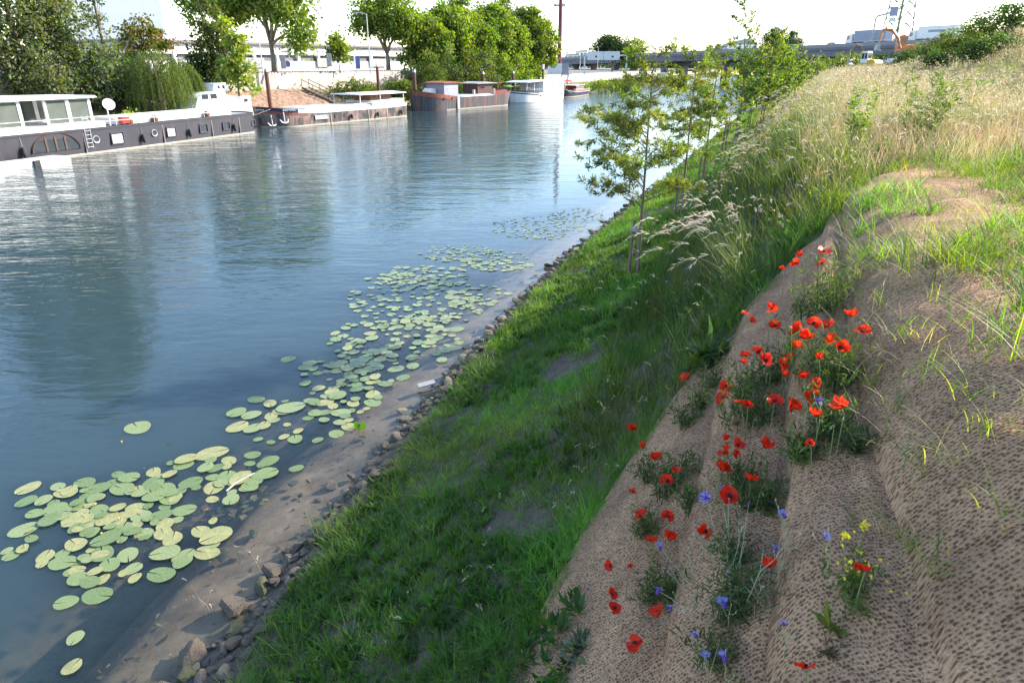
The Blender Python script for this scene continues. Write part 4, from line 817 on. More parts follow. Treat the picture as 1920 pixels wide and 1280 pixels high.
YEL = mat('yellow_paint', (.62, .4, .04), .5, .1, 3, col2=(.3, .22, .1), amount=.2); ORA = mat('orange_paint', (.55, .2, .07), .5, .12, 3)
q = farpos(1634, 112); zq_ = float(ground(np.array([q]))[0])
digger('mini_excavator', 'yellow mini excavator with a pale cab parked on the grassy crest', 1632, 112, zq_+.1, 1.0, R(118), YEL, WHITE, mat('brown_boom', (.2, .13, .07), .6, .2, 3), 1)
q = farpos(1672, 158); zq2 = float(ground(np.array([q]))[0])
digger('excavator', 'larger orange excavator working on the spoil heap under the bridge', 1693, 158, zq2+2.3, 1.55, R(176), ORA, ORA, ORA, -1)
def heap(lab, px, Y, r, h, m, cat_='heap', name='spoil_heap', sq=1.):
    q = farpos(px, Y); z0 = float(ground(np.array([q]))[0])-.4; n = 34; g = MB(); V = []; a = np.linspace(0, 2*math.pi, n, endpoint=False)
    rr = np.linspace(1, 0, 9); X = []; 
    for i, k in enumerate(rr):
        for t_ in a:
            x = r*k*math.cos(t_); y = r*sq*k*math.sin(t_); z = h*(1-k**1.6)*(1+.45*vnoise(x+q[0], y+q[1], .9)+.3*vnoise(x+q[0], y, 2.3)); V.append((x*(1+.25*vnoise(x*.1+px, y, .7)), y, z))
    F = [(i*n+k, i*n+(k+1) % n, (i+1)*n+(k+1) % n, (i+1)*n+k) for i in range(len(rr)-1) for k in range(n)]
    o = link(name, mesh_np(name, np.array(V), np.array(F), m, smooth=True), None, (*q, z0)); return tag(o, lab, cat_)
SPOIL = soilmat('spoil_earth', [(.14, .11, .09), (.26, .21, .17), (.38, .32, .27)], 1.1, .2, 2)
heap('grey brown spoil heap below the orange excavator', 1690, 156, 9, 3.2, SPOIL); heap('pale earth heap beside the scrubby mound', 1725, 128, 6.5, 3.2, SPOIL); heap('low rubble heap in front of the spoil', 1672, 135, 6, 1.3, SPOIL); heap('bare earth pile on the mound by the bridge', 1748, 150, 6, 5.4, SPOIL)
q = farpos(1672, 134); t = thing('concrete_block', 'white concrete block lying on the spoil heap', 'block', (*q, float(ground(np.array([q]))[0])+1.2), .4); g = MB(); g.box((0, 0, .4), (1.7, 1, .8), taper=.92); g.build('body', WHITE, t); g = MB(); g.tube([(-.2, 0, .8), (-.15, 0, .95), (.15, 0, .95), (.2, 0, .8)], .03, 5); g.build('lifting_eye', RUST, t)
# ------------------------------------------------------------------ trees and shrubs
LEAFY = 1.08
def limb_pts(a, b, sag=.12, n=5):
    a = np.array(a, float); b = np.array(b, float); t = np.linspace(0, 1, n)[:, None]; p = a+(b-a)*t
    p[:, 2] += np.sin(t[:, 0]*math.pi)*np.linalg.norm(b-a)*sag; p[1:-1] += rng.normal(0, .03*np.linalg.norm(b-a), (n-2, 3)); return p
def sample_lobes(lobes, n, shell=.45):
    w = np.array([l[3]*l[4]*l[5] for l in lobes])**.8; k = rng.choice(len(lobes), n, p=w/w.sum()); Lb = np.array(lobes)[k]
    d = unit(rng.normal(size=(n, 3))); r = rng.random(n)[:, None]**shell
    return Lb[:, :3]+d*r*Lb[:, 3:6], d
def crown_mesh(name, lobes, clumps, per, rc, L, W, cols, droop=.3, jit=.16, flat=.7, mat_=LEAF):
    C, d = sample_lobes(lobes, clumps); keep = vnoise(C[:, 0]*1.3+C[:, 2], C[:, 1]*1.3+C[:, 2]*.7, .55) > -.3; C = C[keep]; n = len(C)
    ct = tints(n, cols, jit); per = per*LEAFY; rcs = rc*rng.uniform(.6, 1.35, n); k = rng.integers(int(per*.6), int(per*1.4)+1, n); idx = np.repeat(np.arange(n), k); N = len(idx)
    off = rng.normal(size=(N, 3))*np.array([1, 1, flat])*rcs[idx][:, None]*.55
    D = unit(off)*.6+rng.normal(size=(N, 3))*.7; D[:, 2] -= droop
    s = rng.uniform(.7, 1.4, N); col = np.clip(ct[idx]*(1+rng.normal(0, .1, (N, 1))), .004, .9)
    V, F, T = kites(C[idx]+off, D, L*s, W*s, col); return mesh_np(name, V, F, mat_, T), C
def tree(name, label, xy, z0, trunk, lobes, clumps, per, rc, L, W, cols, r=.3, bark=BARK, group=None, droop=.3, cat_='tree', nl=7, jit=.16, part='crown'):
    """trunk: list of points (local), lobes: ellipsoids (cx,cy,cz,rx,ry,rz) local"""
    t = thing(name, label, cat_, (xy[0], xy[1], z0), 0, group)
    me, C = crown_mesh(part, lobes, clumps, per, rc, L, W, cols, droop, jit); link(part, me, t)
    g = MB(); k = len(trunk); g.tube(trunk, list(np.linspace(r, r*.6, k)), 8); top = np.array(trunk[-1])
    for l in list(lobes)[:nl]: g.tube(limb_pts(top, np.array(l[:3])), list(np.linspace(r*.5, r*.14, 5)), 6)
    for c in C[rng.choice(len(C), min(len(C), 26), replace=False)]:
        l = min(lobes, key=lambda q: np.linalg.norm(np.array(q[:3])-c)); g.tube(limb_pts(np.array(l[:3])*.6+top*.4, c, .05), list(np.linspace(r*.2, r*.05, 5)), 4)
    link('trunk', g.mesh('trunk', bark, True), t); return t
PLANE = [(.165, .22, .05), (.2, .25, .06), (.125, .175, .04), (.24, .28, .075)]
DARKG = [(.05, .085, .025), (.065, .1, .03), (.04, .07, .025)]
GREYG = [(.13, .15, .08), (.17, .185, .105), (.09, .11, .06)]
OLIVE = [(.12, .15, .04), (.15, .17, .05), (.09, .12, .03)]
YELG = [(.24, .28, .07), (.3, .33, .09), (.19, .24, .06)]
P = farpos
def plane_tree(label, px, Y, h, w, fork, base=None, cols=PLANE, dense=1., lean=0., group='plane trees on the quay', z0=4.7, low=0):
    x, y = P(px, Y); jj = lambda: rng.uniform(-.07, .07)*w; lob = [(lean+jj(), 0, h*.68, w*.36, w*.34, h*.26), (-w*.24, .5, h*.56, w*.24, w*.26, h*.18), (w*.25+lean, -.6, h*.55, w*.25, w*.26, h*.2), (lean*.5+2*jj(), .4, h*.86+jj()*.6, w*.2, w*.2, h*.12), (-w*.12, -1.2, h*.72, w*.22, w*.2, h*.15), (w*.12, -1., h*.45+low, w*.22, w*.2, h*.12)]
    if low: lob += [(w*.3, -.5, h*.3, w*.17, w*.2, h*.18)]
    if low > .4: lob += [(-w*.28, -.5, h*.3, w*.22, w*.2, h*.2), (0, .8, h*.28, w*.3, w*.2, h*.2)]
    tree('plane_tree', label, (x, y), z0, [(0, 0, -.3), (.1, 0, fork*.5), (lean*.2, .05, fork)], lob, int(230*dense), 30, w*.085, .42, .36, cols, .42, BARKG, group)
plane_tree('big spreading plane tree with a leaning dark trunk above the quay wall', 512, 94, 16, 12.6, 3.4, low=.3, dense=1.35)
plane_tree('plane tree whose crown hangs over the tall dark poplar', 425, 97, 17, 13, 5, dense=1.2)
plane_tree('round plane tree with a forked trunk beside the tall slim lamp', 727, 117, 12.4, 12.6, 2.6, dense=1.2)
for k, (px, Y, h, w, lab) in enumerate(((800, 119, 9.8, 8, 'plane tree behind the bow of the rusty barge'), (842, 124, 11.6, 8.6, 'yellowish plane tree above the grey barge cabin'), (884, 128, 10.6, 8.2, 'tall plane tree under the floodlight mast'), (921, 133, 12.8, 8, 'plane tree with an uneven crown behind the hold cover'),
                                     (955, 138, 11, 7.4, 'plane tree behind the brown wheelhouse'), (988, 144, 12.9, 7.4, 'dark plane tree above the houseboat awning'), (1014, 150, 11.4, 6.6, 'last plane tree of the row next to the hoarding'), (866, 142, 14, 10, 'taller plane tree standing back in the row'), (938, 152, 14.5, 10, 'dark leafy tree standing back behind the row'))):
    plane_tree(lab, px, Y, h, w*1.12, 2.2, z0=4.0, dense=1.25, low=.5, cols=PLANE if k not in (5, 8) else OLIVE)
x, y = P(636, 101); tree('young_tree', 'small young plane tree with a thin trunk beside the blue banner', (x, y), 4.7, [(0, 0, 0), (0, 0, 1.8)], [(0, 0, 3.4, 1.7, 1.6, 1.6), (.4, 0, 2.3, 1.5, 1.4, .9)], 60, 24, .55, .36, .3, PLANE, .09)
# tall greenery behind the black barge
tree('poplar', 'tall dark grey-green poplar behind the white cruiser', P(398, 78), 2.6, [(0, 0, 0), (0, 0, 3)], [(0, 0, 4, 2.3, 2, 3), (.3, 0, 7.5, 1.9, 1.8, 3), (-.6, 0, 10.5, 1.2, 1.2, 2.6), (-.9, 0, 2.6, 2.2, 2, 2)], 210, 34, .7, .3, .2, [(.1, .12, .05), (.08, .1, .045), (.13, .14, .065)], .25)
tree('young_tree', 'bright yellow-green tree overhanging the white cruiser cabin', P(440, 75), 2.4, [(0, 0, 0), (0, 0, 2)], [(0, 0, 3.1, 1.6, 1.5, 1.8), (.6, 0, 5.2, 1.1, 1.1, 1.4), (-.5, 0, 6.6, .9, 1, 1.2), (1.4, -.4, 1.5, 1.2, 1, .9)], 110, 26, .5, .34, .28, YELG, .12)
tree('poplar', 'slender open poplar with upright sparse branches', P(200, 72), 3, [(0, 0, 0), (0, 0, 4), (0, 0, 11)], [(-.6, 0, 9, .7, .7, 6), (.5, 0, 8.5, .7, .7, 5), (0, 0, 14, .7, .7, 3)], 95, 22, .5, .24, .17, GREYG, .16)
tree('poplar', 'massive grey-green poplar rising beside the glazed deckhouse', P(122, 65), 2.2, [(0, 0, 0), (0, 0, 4), (.2, 0, 9)], [(0, 0, 6, 2.8, 2.6, 3.5), (-.5, 0, 11, 2.6, 2.4, 4.5), (.6, 0, 16, 2.2, 2, 4), (-.8, 0, 21, 1.8, 1.7, 4)], 420, 34, .85, .28, .19, GREYG, .35)
tree('poplar', 'grey-green poplar standing left of the glazed deckhouse', P(40, 62), 2.2, [(0, 0, 0), (0, 0, 4), (0, 0, 10)], [(0, 0, 6, 2.8, 2.6, 4), (.4, 0, 12, 2.8, 2.6, 5), (-.3, 0, 18, 2.4, 2.2, 4.5), (0, 0, 23, 1.6, 1.6, 3.5)], 420, 34, .85, .28, .19, GREYG, .35)
tree('poplar', 'dark poplar at the stern end of the black barge', P(-70, 60), 2.2, [(0, 0, 0), (0, 0, 4), (0, 0, 10)], [(0, 0, 6, 3.4, 2.8, 4), (0, 0, 12, 3.2, 2.6, 5), (0, 0, 18, 2.6, 2.4, 5)], 340, 32, .9, .3, .2, DARKG+GREYG, .35)
tree('ash_tree', 'tree with reddish brown leaf tips above the weeping willow', P(268, 80), 4.2, [(0, 0, 0), (.2, 0, 2.2)], [(0, 0, 3.6, 2.6, 2.4, 1.6), (1.2, 0, 5.0, 1.7, 1.5, .9), (-1.4, 0, 4.8, 1.4, 1.3, .9), (.4, 0, 6, 1.1, 1, .7), (2.6, 0, 3.6, 1.4, 1.2, .6)], 110, 26, .55, .3, .2, [(.16, .16, .05), (.2, .15, .06), (.1, .14, .04), (.26, .15, .07)], .16)
for k, (px, Y, h, w, cols, lab) in enumerate(((150, 66, 6.2, 7.5, GREYG, 'grey-leaved willow bush behind the glazed deckhouse'), (205, 68, 6.4, 6.5, GREYG, 'grey-green bush below the slender poplar'), (60, 62, 6, 7, GREYG, 'grey willow bush beyond the deckhouse roof'), (250, 71, 5.2, 5, DARKG, 'dark bush between the poplar and the weeping willow'),
                                             (368, 77, 5.4, 5.5, DARKG, 'dark bush at the foot of the tall poplar'), (222, 63, 1.8, 2.6, YELG, 'small bright green bush behind the satellite dish'),
                                             (655, 97, 2.6, 6.5, OLIVE, 'olive bush beside the wooden steps'), (690, 100, 2.4, 5, GREYG, 'grey-green bush behind the long barge awning'), (722, 104, 2.2, 5, OLIVE, 'low bush under the round plane tree'), (752, 103, 3.4, 4, OLIVE, 'upright bush at the stern of the long barge'),
                                             (800, 112, 6.5, 7, OLIVE, 'bush behind the rusty bow'), (834, 116, 7.5, 6.5, DARKG+GREYG, 'dark willow bush behind the grey cabin'), (872, 121, 7, 7, OLIVE, 'leafy bush behind the hold cover'), (905, 124, 8, 6, GREYG, 'pale willow bush by the brown wheelhouse'), (935, 129, 7, 7, PLANE, 'light green bush above the brown wheelhouse'), (965, 134, 7, 7, PLANE, 'light green bush behind the houseboat bow'),
                                             (995, 142, 7, 6, PLANE, 'bright bush left of the white capped pile'), (1125, 162, 2.6, 7, YELG, 'bright reed bush beside the navy tug'), (1150, 172, 2.6, 7, OLIVE, 'olive bush on the far bank past the tug'), (1178, 182, 2.8, 8, OLIVE, 'low bush on the far bank near the bridge'), (1096, 158, 1.8, 4, YELG, 'reed clump behind the navy tug'), (1210, 205, 4, 12, DARKG, 'dark bush at the foot of the bridge'))):
    x, y = P(px, Y); S, t_ = far.inv(np.array([[x, y]])); z = float(farz(S, t_)[0]) if t_[0] > WT else float(zq(S[0])); z = max(z, .2)
    tree('bush', lab, (x, y), z-.1, [(0, 0, 0), (0, 0, h*.25)], [(0, 0, h*.5, w*.42, w*.36, h*.45), (w*.28, -.2, h*.36, w*.24, w*.25, h*.32), (-w*.28, .2, h*.38, w*.24, w*.25, h*.34), (w*.05, 0, h*.82, w*.2, w*.2, h*.2)], int(48+w*h*2.2), 26, .5+.03*w, .3, .17 if cols is not PLANE else .26, cols, .1, group='bushes along the far bank', cat_='bush', part='foliage')
# weeping willow: hanging strands
def willow(lab, px, Y, z0, h, w):
    t = thing('weeping_willow', lab, 'tree', (*P(px, Y), z0)); n = 330; a = rng.uniform(0, 2*math.pi, n); r = np.sqrt(rng.random(n)); top = np.stack([w*.5*r*np.cos(a), w*.42*r*np.sin(a), h*(.96-.32*r**2.2)+rng.normal(0, .12, n)], 1)
    ln = (top[:, 2])*rng.uniform(.5, .97, n); k = 46; u = np.linspace(0, 1, k)[None, :, None]
    sw = rng.normal(0, .12, (n, 1, 2)); pos = np.repeat(top[:, None, :], k, 1); out = unit(np.concatenate([top[:, :2], np.zeros((n, 1))], 1))
    pos = pos+out[:, None]*(np.sin(u*1.5)*.45); pos[..., 2] -= ln[:, None]*u[..., 0]; pos[..., :2] += sw*u
    pos = pos.reshape(-1, 3)+rng.normal(0, .035, (n*k, 3)); D = np.tile([[0, 0, -1.]], (len(pos), 1))+rng.normal(0, .35, (len(pos), 3))
    ct = np.repeat(tints(n, [(.12, .15, .045), (.15, .18, .06), (.09, .12, .04)], .18), k, 0)
    V, F, T = kites(pos, D, rng.uniform(.16, .28, len(pos)), .05, ct); link('crown', mesh_np('crown', V, F, LEAF, T), t)
    g = MB(); g.tube([(0, 0, -.3), (.1, 0, h*.4), (0, 0, h*.75)], [.3, .24, .14], 8)
    for j in range(9): a_ = j*.7; g.tube(limb_pts((0, 0, h*.55), (w*.36*math.cos(a_), w*.3*math.sin(a_), h*.82), .15), [.12, .1, .07, .05, .03], 5)
    g.build('trunk', BARK, t, True)
willow('large weeping willow trailing behind the black barge', 290, 68, .9, 6.6, 5.4); willow('smaller weeping willow next to the large one', 336, 71, 1.0, 5.6, 3.6)
# distant trees
for lab, px, Y, z0, h, w, cols, d in (('big dark round tree in front of the bridge', 1148, 240, 3.3, 11.5, 16, [(.035, .055, .03), (.045, .065, .035)], 1.6), ('dark tree rising beyond the bridge deck', 1450, 330, 4, 17.5, 17, [(.04, .06, .05), (.05, .07, .05)], 1.2), ('dark tree beyond the bridge next to the long hall', 1478, 335, 4, 16.5, 13, [(.04, .06, .05), (.05, .07, .05)], 1.)):
    plane_tree(lab, px, Y, h, w, 1.5, cols=cols, dense=d, z0=z0, group='dark trees by the bridge', low=.2)
fw = thing('far_wood', 'distant belt of hazy trees seen under the bridge', 'wood'); fw['kind'] = 'stuff'
lobs = []
for k in range(70): px = rng.uniform(700, 1950); Y = rng.uniform(400, 520); x, y = P(px, Y); lobs.append((x, y, 2.5+rng.uniform(2, 4), rng.uniform(6, 14), 5, rng.uniform(3, 5)))
me, _ = crown_mesh('foliage', lobs, 900, 26, 2.4, 1.5, 1.2, [(.05, .075, .05), (.07, .1, .055)], mat_=LEAF); link('foliage', me, fw)
# willow scrub further along the near bank and on the mound
for k, (S, t_, h, w, cols, lab) in enumerate(((112, 5.0, 5.5, 6, GREYG, 'grey-green willow beyond the last staked sapling'), (122, 6.2, 5, 6, GREYG, 'second grey-green willow along the near bank'), (134, 7, 5, 7, OLIVE, 'olive willow on the bank towards the bridge'), (148, 8, 5.2, 8, GREYG, 'far grey willow on the bank by the excavator'), (165, 9, 4.6, 9, OLIVE, 'olive scrub near the bridge pier'), (104, 3.2, 3, 4, GREYG, 'low willow scrub at the foot of the bank'), (190, 12, 4, 14, DARKG, 'dark scrub under the bridge'))):
    q = pt(np.array([S]), np.array([t_]))[0]; tree('willow_bush', lab, q[:2], q[2]-.2, [(0, 0, 0), (0, 0, h*.3)], [(0, 0, h*.55, w*.4, w*.36, h*.42), (w*.25, 0, h*.4, w*.25, w*.25, h*.33), (-w*.25, 0, h*.42, w*.25, w*.25, h*.36)], 110, 26, .6, .36, .15, cols, .1, group='willow scrub along the near bank', cat_='bush', part='foliage')
for k, (px, Y, h, w, cols, lab) in enumerate(((1795, 62, 3.0, 4.5, OLIVE, 'tall green scrub on top of the mound'), (1760, 70, 2.2, 5, GREYG, 'grey-green scrub on the mound flank'), (1725, 80, 2.2, 6, DARKG, 'dark bramble bush at the foot of the mound'), (1850, 58, 3.4, 5, OLIVE, 'leafy scrub along the mound ridge'), (1905, 54, 3.2, 5, DARKG, 'dark scrub at the end of the mound'), (1790, 52, 1.6, 4, DARKG, 'low dark bramble below the mound ridge'), (1700, 92, 1.8, 5, DARKG, 'low bramble bush by the pale earth heap'), (1860, 44, 1.8, 4, DARKG, 'bramble thicket on the mound slope'))):
    q = P(px, Y); z = float(ground(np.array([q]))[0]); tree('scrub_bush', lab, q, z-.2, [(0, 0, 0), (0, 0, h*.3)], [(0, 0, h*.5, w*.42, w*.4, h*.42), (w*.25, 0, h*.4, w*.25, w*.25, h*.35), (-w*.25, 0, h*.45, w*.25, w*.25, h*.36)], 120, 28, .45, .17, .1, cols, .07, group='scrub on the mound', cat_='bush', part='foliage')
# ------------------------------------------------------------------ staked saplings on the slope
def sapling(lab, base, h, spread, start, nb, kind, lean=(0, 0), cols=None, left=1.0, stake=1.25, nleaf=60):
    t = thing('sapling', lab, 'tree', tuple(base), 0, 'staked saplings along the bank'); g = MB()
    tp = [np.array([lean[0]*u*u+.03*math.sin(5*u), lean[1]*u*u, h*u]) for u in np.linspace(0, 1, 9)]
    g.tube(tp, list(np.linspace(.042, .008, 9)*max(1, h/5)), 7)
    pos = []; dirs = []; cl = []
    for i in range(nb):
        u = start+(1-start)*(i+.5)/nb*.97; j = u*8; k = int(j); o = tp[k]+(tp[min(k+1, 8)]-tp[k])*(j-k); a = rng.uniform(0, 2*math.pi) if kind != 'feather' or i % 3 else rng.uniform(2.6, 3.7)
        ln = spread*(1.15-.8*(u-start)/(1-start))*rng.uniform(.65, 1.15)
        if math.cos(a) < -.3: ln *= left
        up = rng.uniform(.05, .45) if kind == 'feather' else rng.uniform(.5, 1.1)
        e = o+np.array([math.cos(a)*ln, math.sin(a)*ln, up*ln]); bp = limb_pts(o, e, .1 if kind == 'feather' else -.06, 7); 
        if kind == 'feather': bp[-2:, 2] -= .06*ln
        g.tube(bp, list(np.linspace(.012, .003, 7)), 4)
        bc = tints(1, cols, .15)[0]
        n = int(nleaf*ln/spread*(2.8 if kind == 'feather' else 2.2))
        for v in np.sort(rng.random(max(3, int(ln*11)))):   # twigs
            if v < .12: continue
            jj = v*6; kk = min(int(jj), 5); q = bp[kk]+(bp[kk+1]-bp[kk])*(jj-kk); td = unit(rng.normal(size=3)*np.array([1, 1, .5])+unit(e-o)*.9+np.array([0, 0, .1])); tl = rng.uniform(.12, .34)*(1.1-.4*v)*min(1.3, h/4.5)
            m = max(3, int(n/max(3, ln*11)*1.25)); uu = rng.random(m)[:, None]; pos.append(q+td*tl*uu+rng.normal(0, .02, (m, 3))); dirs.append(td+rng.normal(0, .75, (m, 3))+np.array([0, 0, -.15 if kind == 'feather' else .1])); cl.append(np.clip(bc*(1+rng.normal(0, .16, (m, 1))), .01, .9))
    pos = np.concatenate(pos); dirs = np.concatenate(dirs); cl = np.concatenate(cl); n = len(pos)
    if kind == 'feather': s_ = max(1, base[1]/22); V, F, T = kites(pos, dirs, rng.uniform(.08, .15, n)*s_, .026*s_, cl)
    else: s_ = rng.uniform(.7, 1.3, n)*max(1, base[1]/45); V, F, T = kites(pos, dirs, .115*s_, .1*s_, cl)
    link('crown', mesh_np('crown', V, F, LEAF, T), t); g.build('trunk', mat('sapling_bark', (.16, .12, .085), .85, .3, 25, stretch=(1, 1, .2)) if 'sapling_bark' not in bpy.data.materials else bpy.data.materials['sapling_bark'], t, True)
    if stake:
        for dx, dy, hh, ry in ((-.13, .05, stake, .02), (.07, -.12, stake*.9, -.05)):
            g = MB(); g.tube([(dx-.05, dy, -.35), (dx+ry*hh, dy, hh)], [.042, .038], 7); g.build('stake', STAKE, t)
        g = MB(); z = stake*.82
        for k in range(3): g.tube([(-.19, .05, z+.035*k), (-.1, -.06, z+.03*k), (.05, -.07, z+.035*k), (.06, .05, z+.03*k), (-.1, .12, z+.035*k), (-.19, .05, z+.035*k)], .016, 5)
        g.build('tie', mat('tie_strap', (.35, .34, .33), .8, .15, 20) if 'tie_strap' not in bpy.data.materials else bpy.data.materials['tie_strap'], t)
FEA = [(.17, .2, .065), (.21, .23, .08), (.12, .145, .055), (.24, .24, .09)]
SAPL = [(.21, .25, .085), (.26, .29, .1), (.16, .2, .07)]
def sap_at(px, py): p, g_ = hit(px, py); return np.array([p[0], p[1], g_])
sapling('nearest staked sapling with feathery leaves and a long branch over the water', sap_at(1192, 515), 5.1, 1.35, .3, 44, 'feather', (.12, 0), FEA, 1.2, 1.3, 125)
sapling('feathery sapling standing second along the row of stakes', sap_at(1274, 408), 5.0, 1.15, .3, 36, 'feather', (.15, 0), FEA, 1.1, 1.3, 100)
sapling('third staked sapling, slim with fine yellowish leaves', sap_at(1316, 345), 5.8, 1.4, .3, 36, 'feather', (.3, 0), FEA, 1., 1.6, 105)
sapling('low bushy sapling with bright green leaves around its stake', sap_at(1357, 302), 4.0, 1.7, .22, 22, 'round', (.1, 0), YELG, 1, 1.9, 60)
sapling('tall thin poplar sapling with sparse leaves at its top', sap_at(1382, 264), 9.6, 1.5, .2, 34, 'round', (-.6, 0), [(.12, .16, .05), (.16, .2, .06), (.2, .25, .06)], 1, 2.0, 52)
sapling('dense poplar sapling with round bright leaves', sap_at(1427, 248), 6.3, 2.1, .22, 46, 'round', (.2, 0), SAPL, 1, 1.8, 70)
sapling('leafy poplar sapling partly hidden behind the dense one', sap_at(1405, 240), 6.0, 2.0, .2, 40, 'round', (-.4, 0), SAPL, 1, 1.8, 62)
sapling('staked sapling with an upright open crown', sap_at(1447, 224), 5.7, 2.0, .25, 36, 'round', (.1, 0), SAPL, 1, 2.2, 52)
sapling('last staked sapling before the willow scrub', sap_at(1470, 203), 5.4, 2.2, .25, 34, 'round', (.1, 0), SAPL+GREYG, 1, 2.4, 55)
# ------------------------------------------------------------------ grass and weeds
LUSH = [(.115, .205, .045), (.15, .245, .056), (.178, .265, .066), (.105, .175, .055)]
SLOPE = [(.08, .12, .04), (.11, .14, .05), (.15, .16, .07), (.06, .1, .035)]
DRY = [(.5, .4, .23), (.43, .34, .17), (.55, .46, .3), (.36, .3, .13)]
TOPG = [(.2, .26, .06), (.26, .3, .08), (.15, .2, .05)]
def scatter(S0, S1, tfun, dens, keep=None):
    """random (S,t) points; tfun(S)->(t0,t1)"""
    n = int(dens*(S1-S0)*3.5*4); S = rng.uniform(S0, S1, n); a, b = tfun(S); w = np.max(b-a); n2 = int(dens*(S1-S0)*w)
    S = rng.uniform(S0, S1, n2); a, b = tfun(S); t = a+rng.random(n2)*w; ok = t < b; S = S[ok]; t = t[ok]
    if keep is not None: k = keep(S, t); S = S[k]; t = t[k]
    return S, t
def tuft_grass(S, t, nb, h, w, spread, cols, lean=.35, curl=.5, segs=3, jit=.14, hj=.35):
    n = len(S); c = pt(S, t, -.02); ct = tints(n, cols, jit)*(1+.7*vnoise(S+70, t*1.3, .8)+.5*vnoise(S, t+90, 2.3))[:, None]; ct = np.clip(ct*(1+vnoise(S+31, t, .6)[:, None]*np.array([.6, .1, .35])), .01, .9); SEG = segs; hs = h*np.clip(rng.normal(1, hj, n), .4, 2)
    idx = np.repeat(np.arange(n), nb); N = len(idx); az = rng.uniform(0, 2*np.pi, N); off = rng.normal(0, spread, (N, 2))
    B = c[idx].copy(); B[:, :2] += off
    col = np.clip(ct[idx]*(1+rng.normal(0, .12, (N, 1))), .005, .9)
    return blades(B, az, hs[idx]*rng.uniform(.55, 1.15, N), w*rng.uniform(.7, 1.3, N), rng.uniform(0, lean, N)*1.4, rng.uniform(.1, curl, N), col, segs)
def stuff(name, label, parts, m, parent=None):
    V, F, T = cat([p[:3] for p in parts]); o = link(name, mesh_np(name, V, F, m, T), parent); return tag(o, label, kind='stuff')
def seedheads(tips, dirs, L, cols, n=7, w=.012, droop=.5, wide=.35):
    """plume: small kites strung along a drooping tip"""
    N = len(tips); d = unit(dirs); ct = tints(N, cols, .1); out = []
    u = np.linspace(0, 1, n); L = np.broadcast_to(L, (N,))
    idx = np.repeat(np.arange(N), n); uu = np.tile(u, N)
    hz = d.copy(); hz[:, 2] = 0; hz = unit(hz+1e-6)
    p = tips[idx]+d[idx]*(L[idx]*uu*.8)[:, None]+hz[idx]*(L[idx]*uu**2*.4)[:, None]; p[:, 2] -= L[idx]*uu**2*droop
    D = d[idx]*(1-uu)[:, None]+hz[idx]*.6+rng.normal(0, wide, (len(idx), 3)); D[:, 2] -= uu*droop*1.2
    return kites(p, D, L[idx]*rng.uniform(.28, .5, len(idx)), w*(1.3-.7*uu)*rng.uniform(.8, 1.3, len(idx)), ct[idx])
def bare(S, t): return (vnoise(S, t*1.4, .75)+.6*vnoise(S+40, t, 2.4)) > np.where(S < 15, -.26, -.3)+.1*rng.random(len(S))
def patch(S, t): return bare(S, t) & ((t < 2.6) | (vnoise(S*1.0, t*2.2+17, .5) > -.22) | (S > 17))
bank = lambda S: (np.full_like(S, .55)+.2*vnoise(S, S*0, .9), np.minimum(SEAM[0](S)+.15, 4.6))
S, t = scatter(9.0, 22, bank, 200, patch); g1 = tuft_grass(S, t, 9, .13, .0085, .04, LUSH, segs=2)
S, t = scatter(22, 40, lambda S: (np.full_like(S, .5), np.full_like(S, 4.1)), 100, bare); g2 = tuft_grass(S, t, 8, .19, .016, .06, LUSH+[(.12, .19, .04)], segs=2)
S, t = scatter(40, 110, lambda S: (np.full_like(S, .3), np.full_like(S, 4.6)), 26, None); g3 = tuft_grass(S, t, 7, .28, .035, .12, LUSH+SLOPE, segs=2)
S, t = scatter(9.5, 40, lambda S: (np.full_like(S, .55), np.full_like(S, 1.2)), 9, None); g4 = tuft_grass(S, t, 26, .3, .009, .05, LUSH+[(.12, .2, .04)], .5, .9)
S, t = scatter(9.5, 24, lambda S: (np.full_like(S, .6), np.full_like(S, 3.9)), 9, None); g5 = tuft_grass(S, t, 22, .23, .008, .05, LUSH, .5, .9)
S, t = scatter(9.5, 19, lambda S: (SEAM[0](S)-.55, SEAM[0](S)+.12), 46, None); g6 = tuft_grass(S, t, 20, .26, .007, .05, LUSH, .5, .9)
stuff('bank_grass', 'short lush grass on the lower bank', [g1, g2, g3, g4, g5, g6], GRASS)
# broad-leaved weeds (plantain, dock) between the grass
S, t = scatter(9, 34, lambda S: (np.full_like(S, .5), np.full_like(S, 4.0)), 40, lambda S, t: vnoise(S, t+60, .6) > -.15)
n = len(S); c = pt(S, t, .0); idx = np.repeat(np.arange(n), 9); N = len(idx); az = rng.uniform(0, 2*np.pi, N); el = rng.uniform(.35, 1.2, N); D = np.stack([np.cos(az)*np.cos(el), np.sin(az)*np.cos(el), np.sin(el)], 1)
sc = rng.uniform(.6, 1.3, n)[idx]
stuff('weeds', 'broad-leaved weeds growing through the bank grass', [kites(c[idx]+rng.normal(0, .02, (N, 3))*[1, 1, 0], D, .15*sc, .042*sc, tints(n, [(.06, .13, .03), (.08, .16, .035), (.05, .11, .03)], .15)[idx], np.tile([[0, 0, 1.]], (N, 1)))], GRASS)
